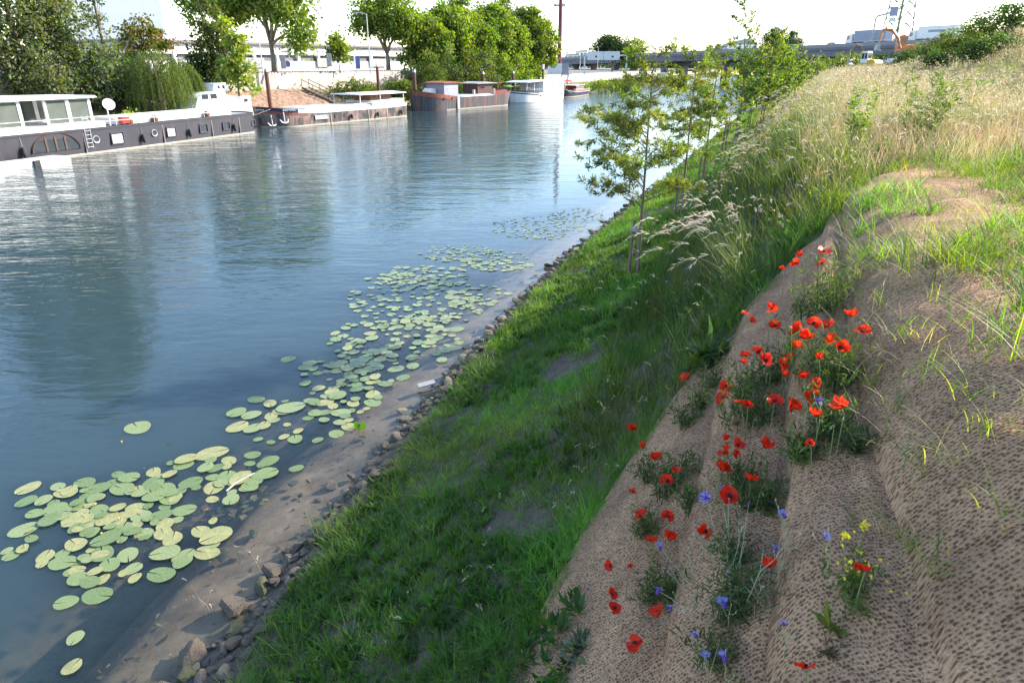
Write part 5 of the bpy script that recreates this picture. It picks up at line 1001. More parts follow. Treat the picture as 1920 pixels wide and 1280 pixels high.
# taller grass on the shaded slope below the crest
sl_ = lambda S: (np.maximum(3.5+.04*(S-18), 0)+0*S, crest(S)+.1)
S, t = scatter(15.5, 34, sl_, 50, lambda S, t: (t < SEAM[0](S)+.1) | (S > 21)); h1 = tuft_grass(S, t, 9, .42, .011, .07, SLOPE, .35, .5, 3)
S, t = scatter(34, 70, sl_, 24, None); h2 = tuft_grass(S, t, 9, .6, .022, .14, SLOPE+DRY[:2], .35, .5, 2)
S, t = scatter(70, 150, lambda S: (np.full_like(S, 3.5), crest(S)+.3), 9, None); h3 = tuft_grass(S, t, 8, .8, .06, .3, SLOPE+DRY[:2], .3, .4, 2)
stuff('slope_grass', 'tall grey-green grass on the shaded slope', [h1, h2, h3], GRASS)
# stems with pale seed heads leaning from the slope
PALE = [(.5, .44, .35), (.44, .38, .29), (.56, .5, .42)]
def stems(S, t, h, w, cols, hl, hw, hn=7, droop=.5, lean=.35, hcols=PALE, azm=None, curl=.4, wide=.35):
    n = len(S); B = pt(S, t, -.02); az = rng.uniform(0, 2*np.pi, n) if azm is None else rng.normal(azm, .9, n)
    r = blades(B, az, h*np.clip(rng.normal(1, .2, n), .5, 1.6), w, rng.uniform(.05, lean, n), rng.uniform(.1, curl, n), tints(n, cols), 3)
    return r, seedheads(r[3], r[4], hl*rng.uniform(.7, 1.2, n), hcols, hn, hw, droop, wide)
parts = []
for S0, S1, tf, d, h, w, hl, hw in ((18.5, 36, lambda S: (crest(S)-2.4, crest(S)+.2), 7, .8, .005, .11, .009), (36, 75, lambda S: (crest(S)-3, crest(S)+.5), 6, .95, .009, .16, .02), (19, 42, lambda S: (np.full_like(S, 3.4), crest(S)-1.5), 3.5, .6, .005, .13, .012)):
    S, t = scatter(S0, S1, tf, d); a, b = stems(S, t, h, w, [(.3, .29, .13), (.25, .26, .1)], hl, hw, azm=2.6); parts += [a, b]
stuff('seeding_grass', 'seeding grass stems with pale drooping plumes on the slope', parts, STRAW)
# dry golden meadow on the crest
top = lambda S: (crest(S)-.5, crest(S)+9+0*S)
def notmat(S, t): return (S > 20.6+.5*vnoise(t, t*0, 1.2)) | (t > SEAM[5](S)+.1)
S, t = scatter(17.5, 34, top, 30, notmat); m1 = tuft_grass(S, t, 7, .5, .011, .07, TOPG+DRY+DRY[:2], .35, .45, 2)
S, t = scatter(34, 64, lambda S: (crest(S)-.8, crest(S)+15), 12, None); m2 = tuft_grass(S, t, 8, .62, .02, .13, DRY+TOPG, .35, .45, 2)
S, t = scatter(64, 150, lambda S: (crest(S)-1, crest(S)+22), 4.6, None); m3 = tuft_grass(S, t, 8, .75, .06, .32, DRY+DRY+TOPG[:1]+SLOPE, .35, .4, 2)
stuff('meadow_grass', 'dry golden and green meadow grass on the crest', [m1, m2, m3], STRAW)
parts = []
for S0, S1, tf, d, h, w, hl, hw, n_ in ((19, 34, top, 22, .78, .005, .12, .010, 6), (34, 64, lambda S: (crest(S)-.8, crest(S)+13), 10, .85, .009, .17, .02, 5), (64, 135, lambda S: (crest(S)-1, crest(S)+16), 3.4, .95, .02, .24, .05, 4)):
    S, t = scatter(S0, S1, tf, d, notmat); a, b = stems(S, t, h, w, DRY, hl, hw, n_, .35, .3, [(.52, .42, .27), (.58, .49, .35), (.46, .36, .22), (.6, .54, .46)]); parts += [a, b]
stuff('meadow_seedheads', 'pale feathery seed heads standing over the meadow', parts, STRAW)
# sparse green grass sprouting through the upper matting
def spr(S, t): return (vnoise(S*1.6, t*1.8+5, .7)+.5*vnoise(S, t+8, 2.6) > np.interp(S, [9.8, 11, 13], [.14, .03, -.12]))
S, t = scatter(10.2, 21.5, lambda S: (SEAM[3](S)+.1+.55*np.clip((15.5-S)/4, 0, 1), SEAM[5](S)), 75, spr); k1 = tuft_grass(S, t, 9, .27, .008, .05, TOPG+[(.13, .22, .05)]*2, .7, .8, 3)
S, t = scatter(10.5, 21.5, lambda S: (SEAM[3](S)-.1, SEAM[5](S)), 5, None); k2 = tuft_grass(S, t, 6, .2, .006, .06, TOPG+DRY, .8, .8, 3)
S, t = scatter(13, 21, lambda S: (SEAM[3](S)+.25, SEAM[5](S)), 26, lambda S, t: vnoise(S*1.2+31, t*1.3, .8) > .08); k3 = tuft_grass(S, t, 10, .17, .005, .06, [(.42, .33, .17), (.36, .24, .12), (.3, .3, .1)], .9, .9, 2)
stuff('sprouting_grass', 'sparse grass sprouting through the upper jute matting', [k1, k2, k3], GRASS)
S, t = scatter(9.8, 16, lambda S: (SEAM[0](S)+.2, SEAM[3](S)+1.2), 1.6, None); k4 = tuft_grass(S, t, 5, .1, .004, .03, SLOPE+DRY[:1], .9, .7, 2)
stuff('stray_blades', 'stray thin grass blades on the jute', [k4], GRASS)
S, t = scatter(11.5, 22, lambda S: (SEAM[0](S)-1.7, SEAM[0](S)-.1), 5.5, lambda S, t: S > 13); a, b = stems(S, t, .45, .004, SLOPE, .09, .016, 6, .2, .3, [(.5, .42, .3), (.45, .36, .27)]); 
stuff('foxtail_stems', 'brownish foxtail seed stems at the foot of the matting', [a, b], STRAW)
# ------------------------------------------------------------------ plants that stand out
def near_S(p): S, t = near.inv(np.array([p[:2]])); return S, t
def surf(p): S, t = near_S(p); return float(gs(S, t)[0])
# plume grass clump on the matting edge
def plume_clump(lab, px, py, n, h, az, spread=.1, heads=True, cols=((.2, .25, .07), (.28, .3, .1)), hl=.2, lean=.5, hw=.013):
    p, g_ = hit(px, py); t = thing('plume_grass', lab, 'grass clump', (p[0], p[1], g_-.03)); t['kind'] = 'thing'; B = np.concatenate([rng.normal(0, spread, (n, 2)), np.zeros((n, 1))], 1)
    v = blades(B, rng.normal(az, .7, n), h*np.clip(rng.normal(1, .22, n), .45, 1.5), .006, rng.uniform(.1, lean, n), rng.uniform(.15, .75, n), tints(n, cols), 5)
    link('stems', mesh_np('stems', v[0], v[1], GRASS, v[2]), t)
    nb = n*3; B2 = np.concatenate([rng.normal(0, spread*1.2, (nb, 2)), np.zeros((nb, 1))], 1); v2 = blades(B2, rng.uniform(0, 6.3, nb), h*.5*rng.uniform(.5, 1.3, nb), .007, rng.uniform(.1, .6, nb), rng.uniform(.2, .9, nb), tints(nb, [(.1, .16, .04), (.16, .22, .05)]), 4)
    link('leaves', mesh_np('leaves', v2[0], v2[1], GRASS, v2[2]), t)
    if heads:
        k = rng.choice(n, int(n*.6), replace=False); hd = seedheads(v[3][k], v[4][k], hl, PALE, 16, hw, .6, .22); o = link('plumes', mesh_np('plumes', *hd[:2], STRAW, hd[2]), t); o['kind'] = 'stuff'
plume_clump('arching plume grass clump with silvery heads beside the poppies', 1398, 548, 46, .95, 2.7, .1, hl=.24)
plume_clump('upright tall grass clump with slim green spikes behind the plume grass', 1400, 500, 40, .95, 2.0, .14, True, ((.22, .27, .07), (.3, .32, .12)), .16, .25, .009)
plume_clump('wispy plume grass above the jute at the crest', 1470, 345, 40, .9, 2.8, .3); plume_clump('pale plume grass tuft on the shaded slope', 1430, 290, 40, 1.0, 2.8, .35); plume_clump('pale plume grass on the crest edge', 1520, 250, 46, 1.1, 2.8, .5)
def herb(lab, px, py, h, w, n, cols, name='leafy_weed', cat_='plant', L=.06, W=.014, stemn=14, m=LEAF, group=None, zz=None, up=.5):
    p, g_ = hit(px, py) if zz is None else zz; t = thing(name, lab, cat_, (p[0], p[1], g_), 0, group)
    B = np.concatenate([rng.normal(0, w*.16, (stemn, 2)), np.full((stemn, 1), -.03)], 1); v = blades(B, rng.uniform(0, 6.3, stemn), h*rng.uniform(.5, 1.1, stemn), .007, rng.uniform(.05, w/h*.6, stemn), rng.uniform(.0, .3, stemn), tints(stemn, cols), 4)
    link('stems', mesh_np('stems', v[0], v[1], m, v[2]), t)
    i = rng.integers(0, stemn, n); u = rng.random(n)**.8; P0 = B[i]; P1 = v[3][i]; q = P0+(P1-P0)*u[:, None]+rng.normal(0, w*.07, (n, 3))*np.array([1, 1, .5]); q[:, 2] = np.maximum(q[:, 2], .0)
    D = rng.normal(size=(n, 3))*np.array([1, 1, .5]); D[:, 2] += up
    V, F, T = kites(q, D, L*rng.uniform(.6, 1.4, n), W*rng.uniform(.7, 1.3, n), tints(n, cols, .18)); link('leaves', mesh_np('leaves', V, F, m, T), t); return t
POPF = [(.065, .1, .05), (.085, .12, .06), (.11, .135, .08), (.055, .085, .045)]
GLAU = [(.12, .16, .13), (.15, .19, .15), (.1, .14, .1)]
CL = [(1538, 585, .42, .34), (1555, 575, .4, .3), (1512, 600, .3, .26), (1400, 755, .3, .26), (1380, 790, .3, .26), (1405, 730, .3, .26), (1510, 700, .36, .3), (1545, 715, .38, .32), (1580, 720, .3, .28), (1480, 690, .3, .26), (1420, 800, .26, .22), (1560, 740, .3, .26), (1515, 865, .16, .22), (1498, 855, .16, .2),
      (1245, 935, .26, .24), (1215, 905, .24, .22), (1275, 900, .22, .2), (1390, 920, .26, .2), (1405, 950, .24, .2), (1225, 1130, .22, .24), (1255, 1120, .2, .2), (1380, 1060, .2, .18), (1390, 1150, .3, .24), (1360, 1160, .26, .2), (1340, 1250, .16, .22), (1540, 800, .26, .2), (1555, 825, .24, .2), (1445, 720, .26, .2), (1310, 770, .28, .24), (1285, 800, .24, .22), (1330, 730, .26, .22), (1600, 845, .16, .16), (1210, 1000, .2, .2), (1290, 960, .2, .18), (1440, 960, .22, .14)]
for k, (px, py, h, w) in enumerate(CL):
    herb(('dense' if w > .25 else 'small')+(' tall' if h > .3 else ' low')+' dark feathery poppy foliage growing through the jute', px, py, h*1.25, w*1.25, 290, POPF if k % 4 else POPF+SLOPE, 'poppy_plant', 'plant', .06, .011, 24, group='poppy foliage on the jute', up=.9)
herb('blue-green thistle rosette low on the bottom mat', 1085, 1222, .12, .22, 90, GLAU, 'thistle', 'plant', .13, .035, 6, up=.2)
herb('yellowish broad dock leaf below the yellow flowers', 1568, 1190, .06, .12, 12, [(.16, .19, .04)], 'dock_leaf', 'plant', .1, .045, 3, up=.35)
herb('dry brown seedling clump between two red poppies', 1555, 1225, .14, .14, 70, [(.12, .085, .06), (.09, .08, .05)], 'dry_clump', 'plant', .05, .006, 14)
herb('bushy nettle patch at the foot of the plume grass', 1320, 640, .45, .5, 420, SLOPE, 'nettle', 'plant', .08, .03, 20); herb('grey-green mugwort beside the nettle patch', 1300, 580, .5, .5, 420, GLAU+SLOPE, 'mugwort', 'plant', .07, .014, 20); herb('broad dark dock clump below the single poppy', 1325, 690, .3, .36, 90, POPF, 'dock', 'plant', .24, .05, 8)
herb('dark leafy weed on the crest above the top poppies', 1470, 465, .35, .45, 260, LUSH, 'leafy_weed', 'plant', .1, .045, 14)
herb('tall green weed spire in the golden meadow', 1600, 285, 1.25, .4, 520, [(.14, .2, .05), (.18, .24, .06)], 'weed_spire', 'plant', .13, .03, 9); herb('grey thistle stand in the meadow', 1745, 245, 1.35, .9, 900, [(.12, .15, .08), (.16, .18, .1)], 'thistle', 'plant', .12, .03, 16)
herb('dark thistle clump lower in the meadow', 1720, 270, .9, .6, 500, [(.1, .13, .06), (.14, .16, .08)], 'thistle', 'plant', .12, .03, 12)
for k, (px, py) in enumerate(((1590, 320), (1450, 420), (1540, 400), (1650, 300))): herb(('small ragwort clump in the meadow', 'dark weed clump on the shaded crest', 'leafy weed clump at the end of the jute', 'green weed clump in the sunny meadow')[k], px, py, .45, .4, 260, SLOPE+TOPG, 'leafy_weed', 'plant', .08, .025, 14)
# yellow-flowered plant
def flowers_on(t, n, h, w, col, size=.010, top=.5):
    q = np.stack([rng.normal(0, w*.35, n), rng.normal(0, w*.35, n), rng.uniform(h*top, h*1.05, n)], 1); idx = np.repeat(np.arange(n), 7); D = rng.normal(size=(len(idx), 3)); D[:, 2] += .4
    V, F, T = kites(q[idx], D, size, size*.9, tints(len(idx), col, .1)); return link('blossom', mesh_np('blossom', V, F, LEAF, T), t)
t = herb('small plant covered in tiny yellow flowers on the jute', 1595, 1130, .24, .22, 260, [(.09, .13, .04), (.12, .16, .05)], 'yellow_flower_plant', 'plant', .045, .014, 14); flowers_on(t, 34, .24, .22, [(.75, .62, .06), (.7, .65, .1)])['kind'] = 'stuff'
for px, py, lab in ((1318, 560, 'single yellow hawkweed flower beside the plume grass'), (1587, 1005, 'pale yellow mustard sprig above the yellow plant'), (1620, 985, 'yellow mustard sprig on the upper jute'), (1637, 240, 'yellow ragwort bloom in the meadow')):
    p, g_ = hit(px, py, .22); t = thing('yellow_flower', lab, 'flower', (p[0]+.02, p[1], g_)); hh = float(p[2]-g_); g = MB(); g.tube([(0, 0, -.02), (-.01, .01, hh*.6), (-.02, 0, hh)], [.003, .0025, .002], 5); g.build('stem', mat('green_stem', (.2, .25, .1), .7, .15, 30) if 'green_stem' not in bpy.data.materials else bpy.data.materials['green_stem'], t)
    idx = 26; V, F, T = kites(np.tile([[-.02, 0, hh]], (idx, 1))+rng.normal(0, .008, (idx, 3)), rng.normal(size=(idx, 3))+[0, 0, .5], .02, .009, tints(idx, [(.8, .66, .05)], .08)); link('blossom', mesh_np('blossom', V, F, LEAF, T), t)
# ------------------------------------------------------------------ poppies
PETAL = petalmat('poppy_petal', (.8, .022, .008), (1, .07, .015), .45); PETB = mat('poppy_centre', (.025, .02, .02), .8, .3, 60); CAPS = mat('poppy_capsule', (.16, .2, .1), .7, .15, 40)
STEM = bpy.data.materials['green_stem']; BUDM = mat('poppy_bud', (.2, .22, .12), .8, .2, 40)
def petal(name, open_, seed):
    r = np.random.default_rng(seed); nu, nw = 7, 5; V = []
    for i in range(nw):
        rr = .006+.046*i/(nw-1)
        for j in range(nu):
            a = (j/(nu-1)-.5)*R(116); ruf = (.007*math.sin(a*5+seed)+.005*math.sin(a*11+2*seed))*(i/(nw-1))**2+r.normal(0, .0022)
            k = i/(nw-1); edge = 1-.12*abs(a)**2
            V.append((rr*edge*math.cos(a)*(open_+(1-open_)*.5), rr*edge*math.sin(a)*(open_+(1-open_)*.75), .042*(1-open_)*k**1.1*1.3+.012*k*k+ruf))
    F = [(i*nu+j, (i+1)*nu+j, (i+1)*nu+j+1, i*nu+j+1) for i in range(nw-1) for j in range(nu-1)]
    return mesh_np(name, V, F, PETAL, smooth=True)
PET = {k: [petal('petal', o, 10*k+j) for j in range(3)] for k, o in enumerate((.95, .75, .45))}
g = MB(); g.lathe([(0, 0), (.006, .002), (.008, .008), (.009, .012), (.0, .013)], 8)
for a in np.linspace(0, 6.28, 15)[:-1]: g.tube([(.004*math.cos(a), .004*math.sin(a), .002), (.013*math.cos(a), .013*math.sin(a), .012)], [.0012, .0022], 4)
CENT = g.mesh('flower_head', PETB, True)
POP = [(1185, 806, 20), (1205, 840, 16), (1232, 860, 26), (1268, 885, 18), (1252, 902, 26), (1284, 710, 20), (1188, 922, 16), (1203, 967, 24), (1252, 970, 22), (1255, 1012, 28), (1221, 1014, 22), (1145, 1060, 20), (1182, 1062, 10), (1145, 1114, 20), (1152, 1140, 22), (1236, 1145, 28), (1190, 1207, 30), (1325, 996, 28), (1367, 930, 34), (1352, 881, 30), (1407, 900, 26), (1361, 848, 30), (1380, 858, 20), (1382, 834, 24), (1434, 840, 34), (1361, 825, 14), (1356, 747, 24), (1363, 724, 22), (1386, 754, 16), (1402, 760, 18), (1452, 752, 24), (1485, 765, 32), (1523, 743, 28), (1530, 720, 22), (1508, 709, 24), (1470, 706, 20), (1465, 685, 24), (1480, 676, 22), (1436, 677, 24), (1424, 660, 24), (1399, 668, 20), (1394, 682, 16), (1489, 650, 24), (1518, 635, 28), (1497, 618, 24), (1490, 625, 18), (1455, 612, 24), (1527, 607, 24), (1551, 608, 22), (1597, 594, 26), (1618, 622, 26), (1550, 646, 34), (1575, 652, 28), (1536, 673, 18), (1530, 782, 28), (1578, 765, 30), (1518, 830, 14), (1447, 580, 20), (1397, 587, 14), (1408, 602, 14), (1492, 494, 18), (1502, 479, 14), (1543, 494, 20), (1546, 472, 22), (1466, 505, 12), (1443, 1064, 28), (1605, 1066, 20), (1622, 1070, 14), (1510, 1250, 36)]
def poplabel(px, py):
    if (px, py) == (1510, 1250): return 'lone red poppy low on the wide mat below the yellow plant', None
    if (px, py) == (1284, 710): return 'single red poppy above the broad dock leaves', None
    if (px, py) == (1443, 1064): return 'red poppy beside the branching cornflower stems', None
    if px > 1590 and py > 1000: return 'red poppy growing inside the yellow flowered plant', 'poppies by the yellow plant'
    if py < 520: return 'red poppy in the small group at the upper end of the matting', 'poppies at the upper end of the matting'
    if px < 1300: return 'dark red poppy scattered on the shaded lowest matting strip', 'poppies on the lowest matting strip'
    if py > 800: return 'red poppy in the middle group over the second matting strip', 'poppies of the middle group'
    return 'bright red poppy in the dense patch below the brow', 'poppies of the dense patch'
for k, (px, py, sz) in enumerate(POP):
    hh = (.24 if py > 780 else .3)*rng.uniform(.85, 1.15)
    p, g_ = hit(px, py, hh); dep = p[1]*math.cos(PITCH)-(p[2]-EYE)*math.sin(PITCH); s = np.clip(sz*dep/FPX/.086, .5, 1.22)
    b = np.array([p[0]+rng.normal(.03, .03), p[1]+rng.normal(0, .03)]); zb = surf(b)-.02; lab, grp = poplabel(px, py)
    ty = int(rng.choice(3, p=[.25, .45, .3]))
    if grp: lab = ('wide open ', 'cup-shaped ', 'half-closed ')[ty]+lab
    t = thing('poppy', lab, 'poppy', (b[0], b[1], zb), 0, grp); hd = np.array([p[0]-b[0], p[1]-b[1], p[2]-zb])
    g = MB(); g.tube([(0, 0, 0), hd*np.array([.1, .1, .4]), hd*np.array([.5, .5, .8]), hd], [.0036, .003, .0026, .0024], 5); g.build('stem', STEM, t, True)
    c = link('flower_head', CENT, t, hd); tilt = rng.uniform(.15, 1.0); az = rng.choice([-1.6, -.9, .6, 2.8])+rng.normal(0, .5)
    c.rotation_euler = (Matrix.Rotation(az, 3, 'Z')@Matrix.Rotation(tilt, 3, 'X')).to_euler(); c.scale = (s,)*3
    for j in range(4):
        q = link('petal', PET[ty][(j+k) % 3], c, (0, 0, .0015*(j % 2)), j*math.pi/2+rng.normal(0, .12)); q.scale = (rng.uniform(.85, 1.1), rng.uniform(.85, 1.15), rng.uniform(.7, 1.5)); q.rotation_euler = (rng.normal(0, .12), rng.normal(-.05, .3), q.rotation_euler[2])
# nodding buds among the poppies
g = MB(); g.lathe([(0, 0), (.005, .003), (.0065, .009), (.004, .016), (0, .018)], 7); BUD = g.mesh('bud', BUDM, True)
for k in range(46):
    px, py, _ = POP[rng.integers(17, len(POP)-4)]; px += rng.normal(0, 26); py += rng.normal(6, 22); p, g_ = hit(px, py, rng.uniform(.2, .34))
    t = thing('poppy_bud', 'nodding green poppy bud on a thin hairy stem', 'poppy bud', (p[0], p[1], surf(p)-.02), 0, 'poppy buds among the flowers'); h = p[2]-t.location.z; a = rng.uniform(0, 6.28); e = np.array([.025*math.cos(a), .025*math.sin(a)])
    g = MB(); g.tube([(0, 0, 0), (e[0]*.3, e[1]*.3, h*.6), (e[0]*.6, e[1]*.6, h*.97), (e[0], e[1], h), (e[0]*1.3, e[1]*1.3, h-.012)], .0019, 5); g.build('stem', STEM, t, True); b = link('bud', BUD, t, (e[0]*1.3, e[1]*1.3, h-.008)); b.rotation_euler = (R(165), 0, 0)
# ------------------------------------------------------------------ cornflowers
CFP = petalmat('cornflower_petal', (.27, .29, .85), (.4, .42, 1), .35); CFC = mat('cornflower_centre', (.1, .03, .3), .7, .2, 60); SILV = mat('silver_stem', (.33, .38, .22), .7, .15, 30)
def cf_mesh(seed, open_=1.):
    r = np.random.default_rng(seed); V = []; F = []
    for j in range(10):
        a = j*.628+r.normal(0, .1); ln = .02*r.uniform(.85, 1.15); d = np.array([math.cos(a)*open_, math.sin(a)*open_, .35+1.2*(1-open_)]); d /= np.linalg.norm(d); s_ = np.array([-math.sin(a), math.cos(a), 0]); n = len(V)
        V += [d*.004, d*ln*.6+s_*.0017, d*ln*1.1+s_*.005, d*ln*.84+s_*.0012, d*ln*1.2, d*ln*.84-s_*.0012, d*ln*1.1-s_*.005, d*ln*.6-s_*.0017]; F += [(n, n+1, n+3, n+7), (n+1, n+2, n+3, n+3), (n+3, n+4, n+5, n+7), (n+5, n+6, n+7, n+7)]
    m = MB(); m.add(V, [tuple(dict.fromkeys(f)) for f in F]); return m.mesh('florets', CFP)
CF = [cf_mesh(1), cf_mesh(2, .9), cf_mesh(3, .7), cf_mesh(4, .25)]
g = MB(); g.lathe([(0, -.014), (.005, -.012), (.0065, -.006), (.005, .001), (.006, .006), (0, .009)], 8); CFH = g.mesh('flower_head', CFC, True)
CORN = [(1355, 917, 20), (1325, 934, 24), (1470, 966, 20), (1455, 1028, 20), (1548, 1005, 16), (1238, 1026, 16), (1234, 1107, 20), (1258, 1139, 16), (1358, 1133, 26), (1304, 1190, 16), (1324, 1230, 18), (1357, 1232, 24), (1469, 1168, 14), (1534, 750, 18), (1404, 945, 9), (1365, 1076, 8), (1265, 991, 8)]
for k, (px, py, sz) in enumerate(CORN):
    hh = .3 if sz > 15 else .24; p, g_ = hit(px, py, hh); dep = p[1]*math.cos(PITCH)-(p[2]-EYE)*math.sin(PITCH); s = np.clip(sz*dep/FPX/.036, .7, 2.2)
    b0, _ = hit(*((1372, 1170) if px < 1420 and py < 1150 else (px+6, py+70)), 0); b = b0[:2]*.75+p[:2]*.25; zb = surf(b)-.02
    sml = sz < 10; t = thing('cornflower', ('small closed blue cornflower bud' if sml else 'blue cornflower on a thin branching silvery stem') if py > 800 else 'blue cornflower touching a poppy in the dense patch', 'cornflower', (b[0], b[1], zb), 0, 'cornflower buds' if sml else ('cornflowers on the lower mats' if py > 800 else None))
    hd = np.array([p[0]-b[0], p[1]-b[1], p[2]-zb]); g = MB(); pp = [hd*np.array([u**1.9, u**1.9, u**.8])+rng.normal(0, .006, 3)*(0 < u < 1) for u in np.linspace(0, 1, 7)]; g.tube(pp, list(np.linspace(.003, .0017, 7)), 5)
    for j in range(3): 
        o = pp[2+j]; e = o+np.array([rng.normal(0, .06), rng.normal(0, .06), rng.uniform(.05, .13)]); g.tube([o, o*.4+e*.6+np.array([0, 0, -.01]), e], [.0018, .0016, .0012], 4); g.add(*[(np.array([[-.004, 0, 0], [0, .004, .006], [.004, 0, 0], [0, -.004, 0], [0, 0, .016]])+e).tolist(), [(0, 1, 4), (1, 2, 4), (2, 3, 4), (3, 0, 4)]])
    g.build('stem', SILV, t, True); c = link('flower_head', CFH, t, hd); c.rotation_euler = (rng.normal(.3, .3), rng.normal(0, .4), rng.uniform(0, 6)); c.scale = (s,)*3
    link('florets', CF[3] if sml else CF[k % 3], c, (0, 0, .002))
for px, py in ((1245, 1065), (1300, 1000), (1500, 1000), (1390, 990), (1430, 1100)):
    p, g_ = hit(px, py, .24); b, _ = hit(1380+rng.normal(0, 30), 1170+rng.normal(0, 15), 0); zb = surf(b)-.02; t = thing('withered_stem', 'withered pale cornflower stem with empty heads', 'stem', (b[0], b[1], zb), 0, 'withered stems among the cornflowers'); hd = p-np.array([b[0], b[1], zb]); g = MB(); pp = [hd*np.array([u**1.7, u**1.7, u**.8])+rng.normal(0, .006, 3)*(u > 0) for u in np.linspace(0, 1, 7)]; g.tube(pp, list(np.linspace(.0028, .0014, 7)), 5)
    for j in range(4): o = pp[2+j]; e = o+np.array([rng.normal(0, .07), rng.normal(0, .07), rng.uniform(.04, .12)]); g.tube([o, o*.4+e*.6, e], [.0017, .0015, .001], 4)
    g.build('stem', SILV, t, True); V, F, T = kites(np.tile(hd[None], (9, 1)), rng.normal(size=(9, 3))+[0, 0, .5], .014, .006, tints(9, [(.6, .55, .48)])); link('dry_head', mesh_np('dry_head', V, F, STRAW, T), t)
# ------------------------------------------------------------------ lily pads
PADM = []
for k, c in enumerate(((.165, .22, .085), (.205, .25, .11), (.13, .185, .07), (.25, .26, .11))):
    m = mat('lily_pad_%d' % k, c, .28, .2, 4, col2=(.36, .32, .13), amount=.2 if k < 3 else .45, bump=.008); PADM.append(m)
def pad_mesh(seed):
    r = np.random.default_rng(seed); n = 22; V = [(0, 0, .004)]; el = r.uniform(.8, .95)
    for ring in (.55, 1.):
        for j in range(n):
            a = .07+(2*math.pi-.14)*j/(n-1); w = 1+.035*math.sin(3*a+seed)+r.normal(0, .012); V.append((ring*w*math.cos(a)*(1.1 if ring == 1 else 1), ring*w*el*math.sin(a), .012*math.sin(2*a+seed)*ring+.02*max(0, math.sin(a*1.5+seed*2))**6*(ring == 1)))
    F = [(0, j+1, j+2) for j in range(n-1)]
    Q = [(1+j, 1+n+j, 2+n+j, 2+j) for j in range(n-1)]
    m = MB(); m.add(V, F+Q); return m
PADS = [pad_mesh(k).mesh('lily_pad', PADM[k % 4], True) for k in range(8)]
PATCH = [('lily pad crowded in the near patch over brown weed', 'lily pads of the near patch', [(230, 950, 125, 66, 46), (110, 985, 130, 85, 36), (375, 905, 110, 50, 26), (190, 1070, 75, 34, 13), (460, 880, 75, 34, 10), (330, 1000, 90, 45, 10)]),
         ('scattered lily pad over the edge of the sandy shallows', 'scattered lily pads over the shallows', [(545, 795, 115, 48, 26), (640, 755, 90, 26, 18)]),
         ('lily pad in the dense middle carpet off the stony edge', 'lily pads of the middle carpet', [(655, 700, 105, 34, 46), (745, 640, 130, 48, 84), (800, 600, 80, 24, 18)]),
         ('small lily pad in the sparse carpet towards the saplings', 'lily pads of the sparse carpet', [(770, 560, 120, 52, 130)])]
SING = [(540, 672, 28), (258, 800, 50), (397, 848, 56), (445, 799, 42), (480, 748, 32), (123, 1128, 40), (182, 1115, 52), (302, 1076, 50), (141, 1195, 34), (405, 1003, 56), (342, 1052, 36), (240, 1040, 42), (135, 1250, 36), (556, 878, 26), (350, 860, 40), (545, 764, 50), (505, 862, 36)]
cnt = 0; mm = MB()
def far_pad(p):
    r = rng.uniform(.06, .14) if p[1] < 22 else rng.uniform(.04, .085); th = rng.uniform(0, 6.28); mm.add([(p[0]+r*math.cos(th+b), p[1]+r*math.sin(th+b), .008+rng.uniform(0, .02)) for b in np.linspace(.2, 6.08, 9)]+[(p[0], p[1], .014)], [(j, j+1, 9) for j in range(8)])
def put_pad(px, py, r, lab, grp):
    global cnt
    p = at(px, py, .02); S, t = near_S(p)
    if t[0] > -.35: return False
    if cnt >= 300: far_pad(p); return True
    cnt += 1; i = int(rng.integers(0, 8)); o = link('lily_pad', PADS[i], None, (p[0], p[1], .006+.0016*(cnt % 17)), rng.uniform(0, 6.28)); o.scale = (r, r, r)
    w = ('small ' if r < .115 else ('large ' if r > .155 else 'medium '))+('yellowish ' if i % 4 == 3 else ('pale green ' if i % 4 == 1 else 'green '))
    tag(o, w+lab, 'lily pad', grp); return True
for px, py, w in SING:
    p = at(px, py); dep = p[1]*math.cos(PITCH)+EYE*math.sin(PITCH); put_pad(px, py, w*dep/FPX/2*.98, 'single lily pad floating apart from the carpets', 'single lily pads')
for lab, grp, blobs in PATCH:
    for cx, cy, rx, ry, n in blobs:
        pts_ = []; tries = 0
        while len(pts_) < n and tries < n*40:
            tries += 1; a = rng.uniform(0, 6.28); q = math.sqrt(rng.random()); px, py = cx+rx*q*math.cos(a), cy+ry*q*math.sin(a); p = at(px, py); rr = rng.choice([.075, .1, .125, .15, .165])*rng.uniform(.85, 1.1)
            if any(np.hypot(p[0]-o[0], p[1]-o[1]) < (rr+o[2])*.62 for o in pts_): continue
            if put_pad(px, py, rr, lab, grp): pts_.append((p[0], p[1], rr))
# far pads, too many and small to count
for cx, cy, rx, ry, n in ((860, 475, 75, 16, 120), (800, 520, 90, 22, 90), (1010, 428, 95, 22, 190), (1080, 405, 60, 14, 80), (900, 560, 60, 30, 60), (930, 490, 70, 20, 90)):
    for _ in range(n):
        a = rng.uniform(0, 6.28); q = math.sqrt(rng.random()); p = at(cx+rx*q*math.cos(a), cy+ry*q*math.sin(a)); S, t = near_S(p)
        if t[0] > -.4: continue
        far_pad(p)
tag(mm.build('lily_pads', PADM[1]), 'carpet of small distant lily pads beside the bank', kind='stuff')
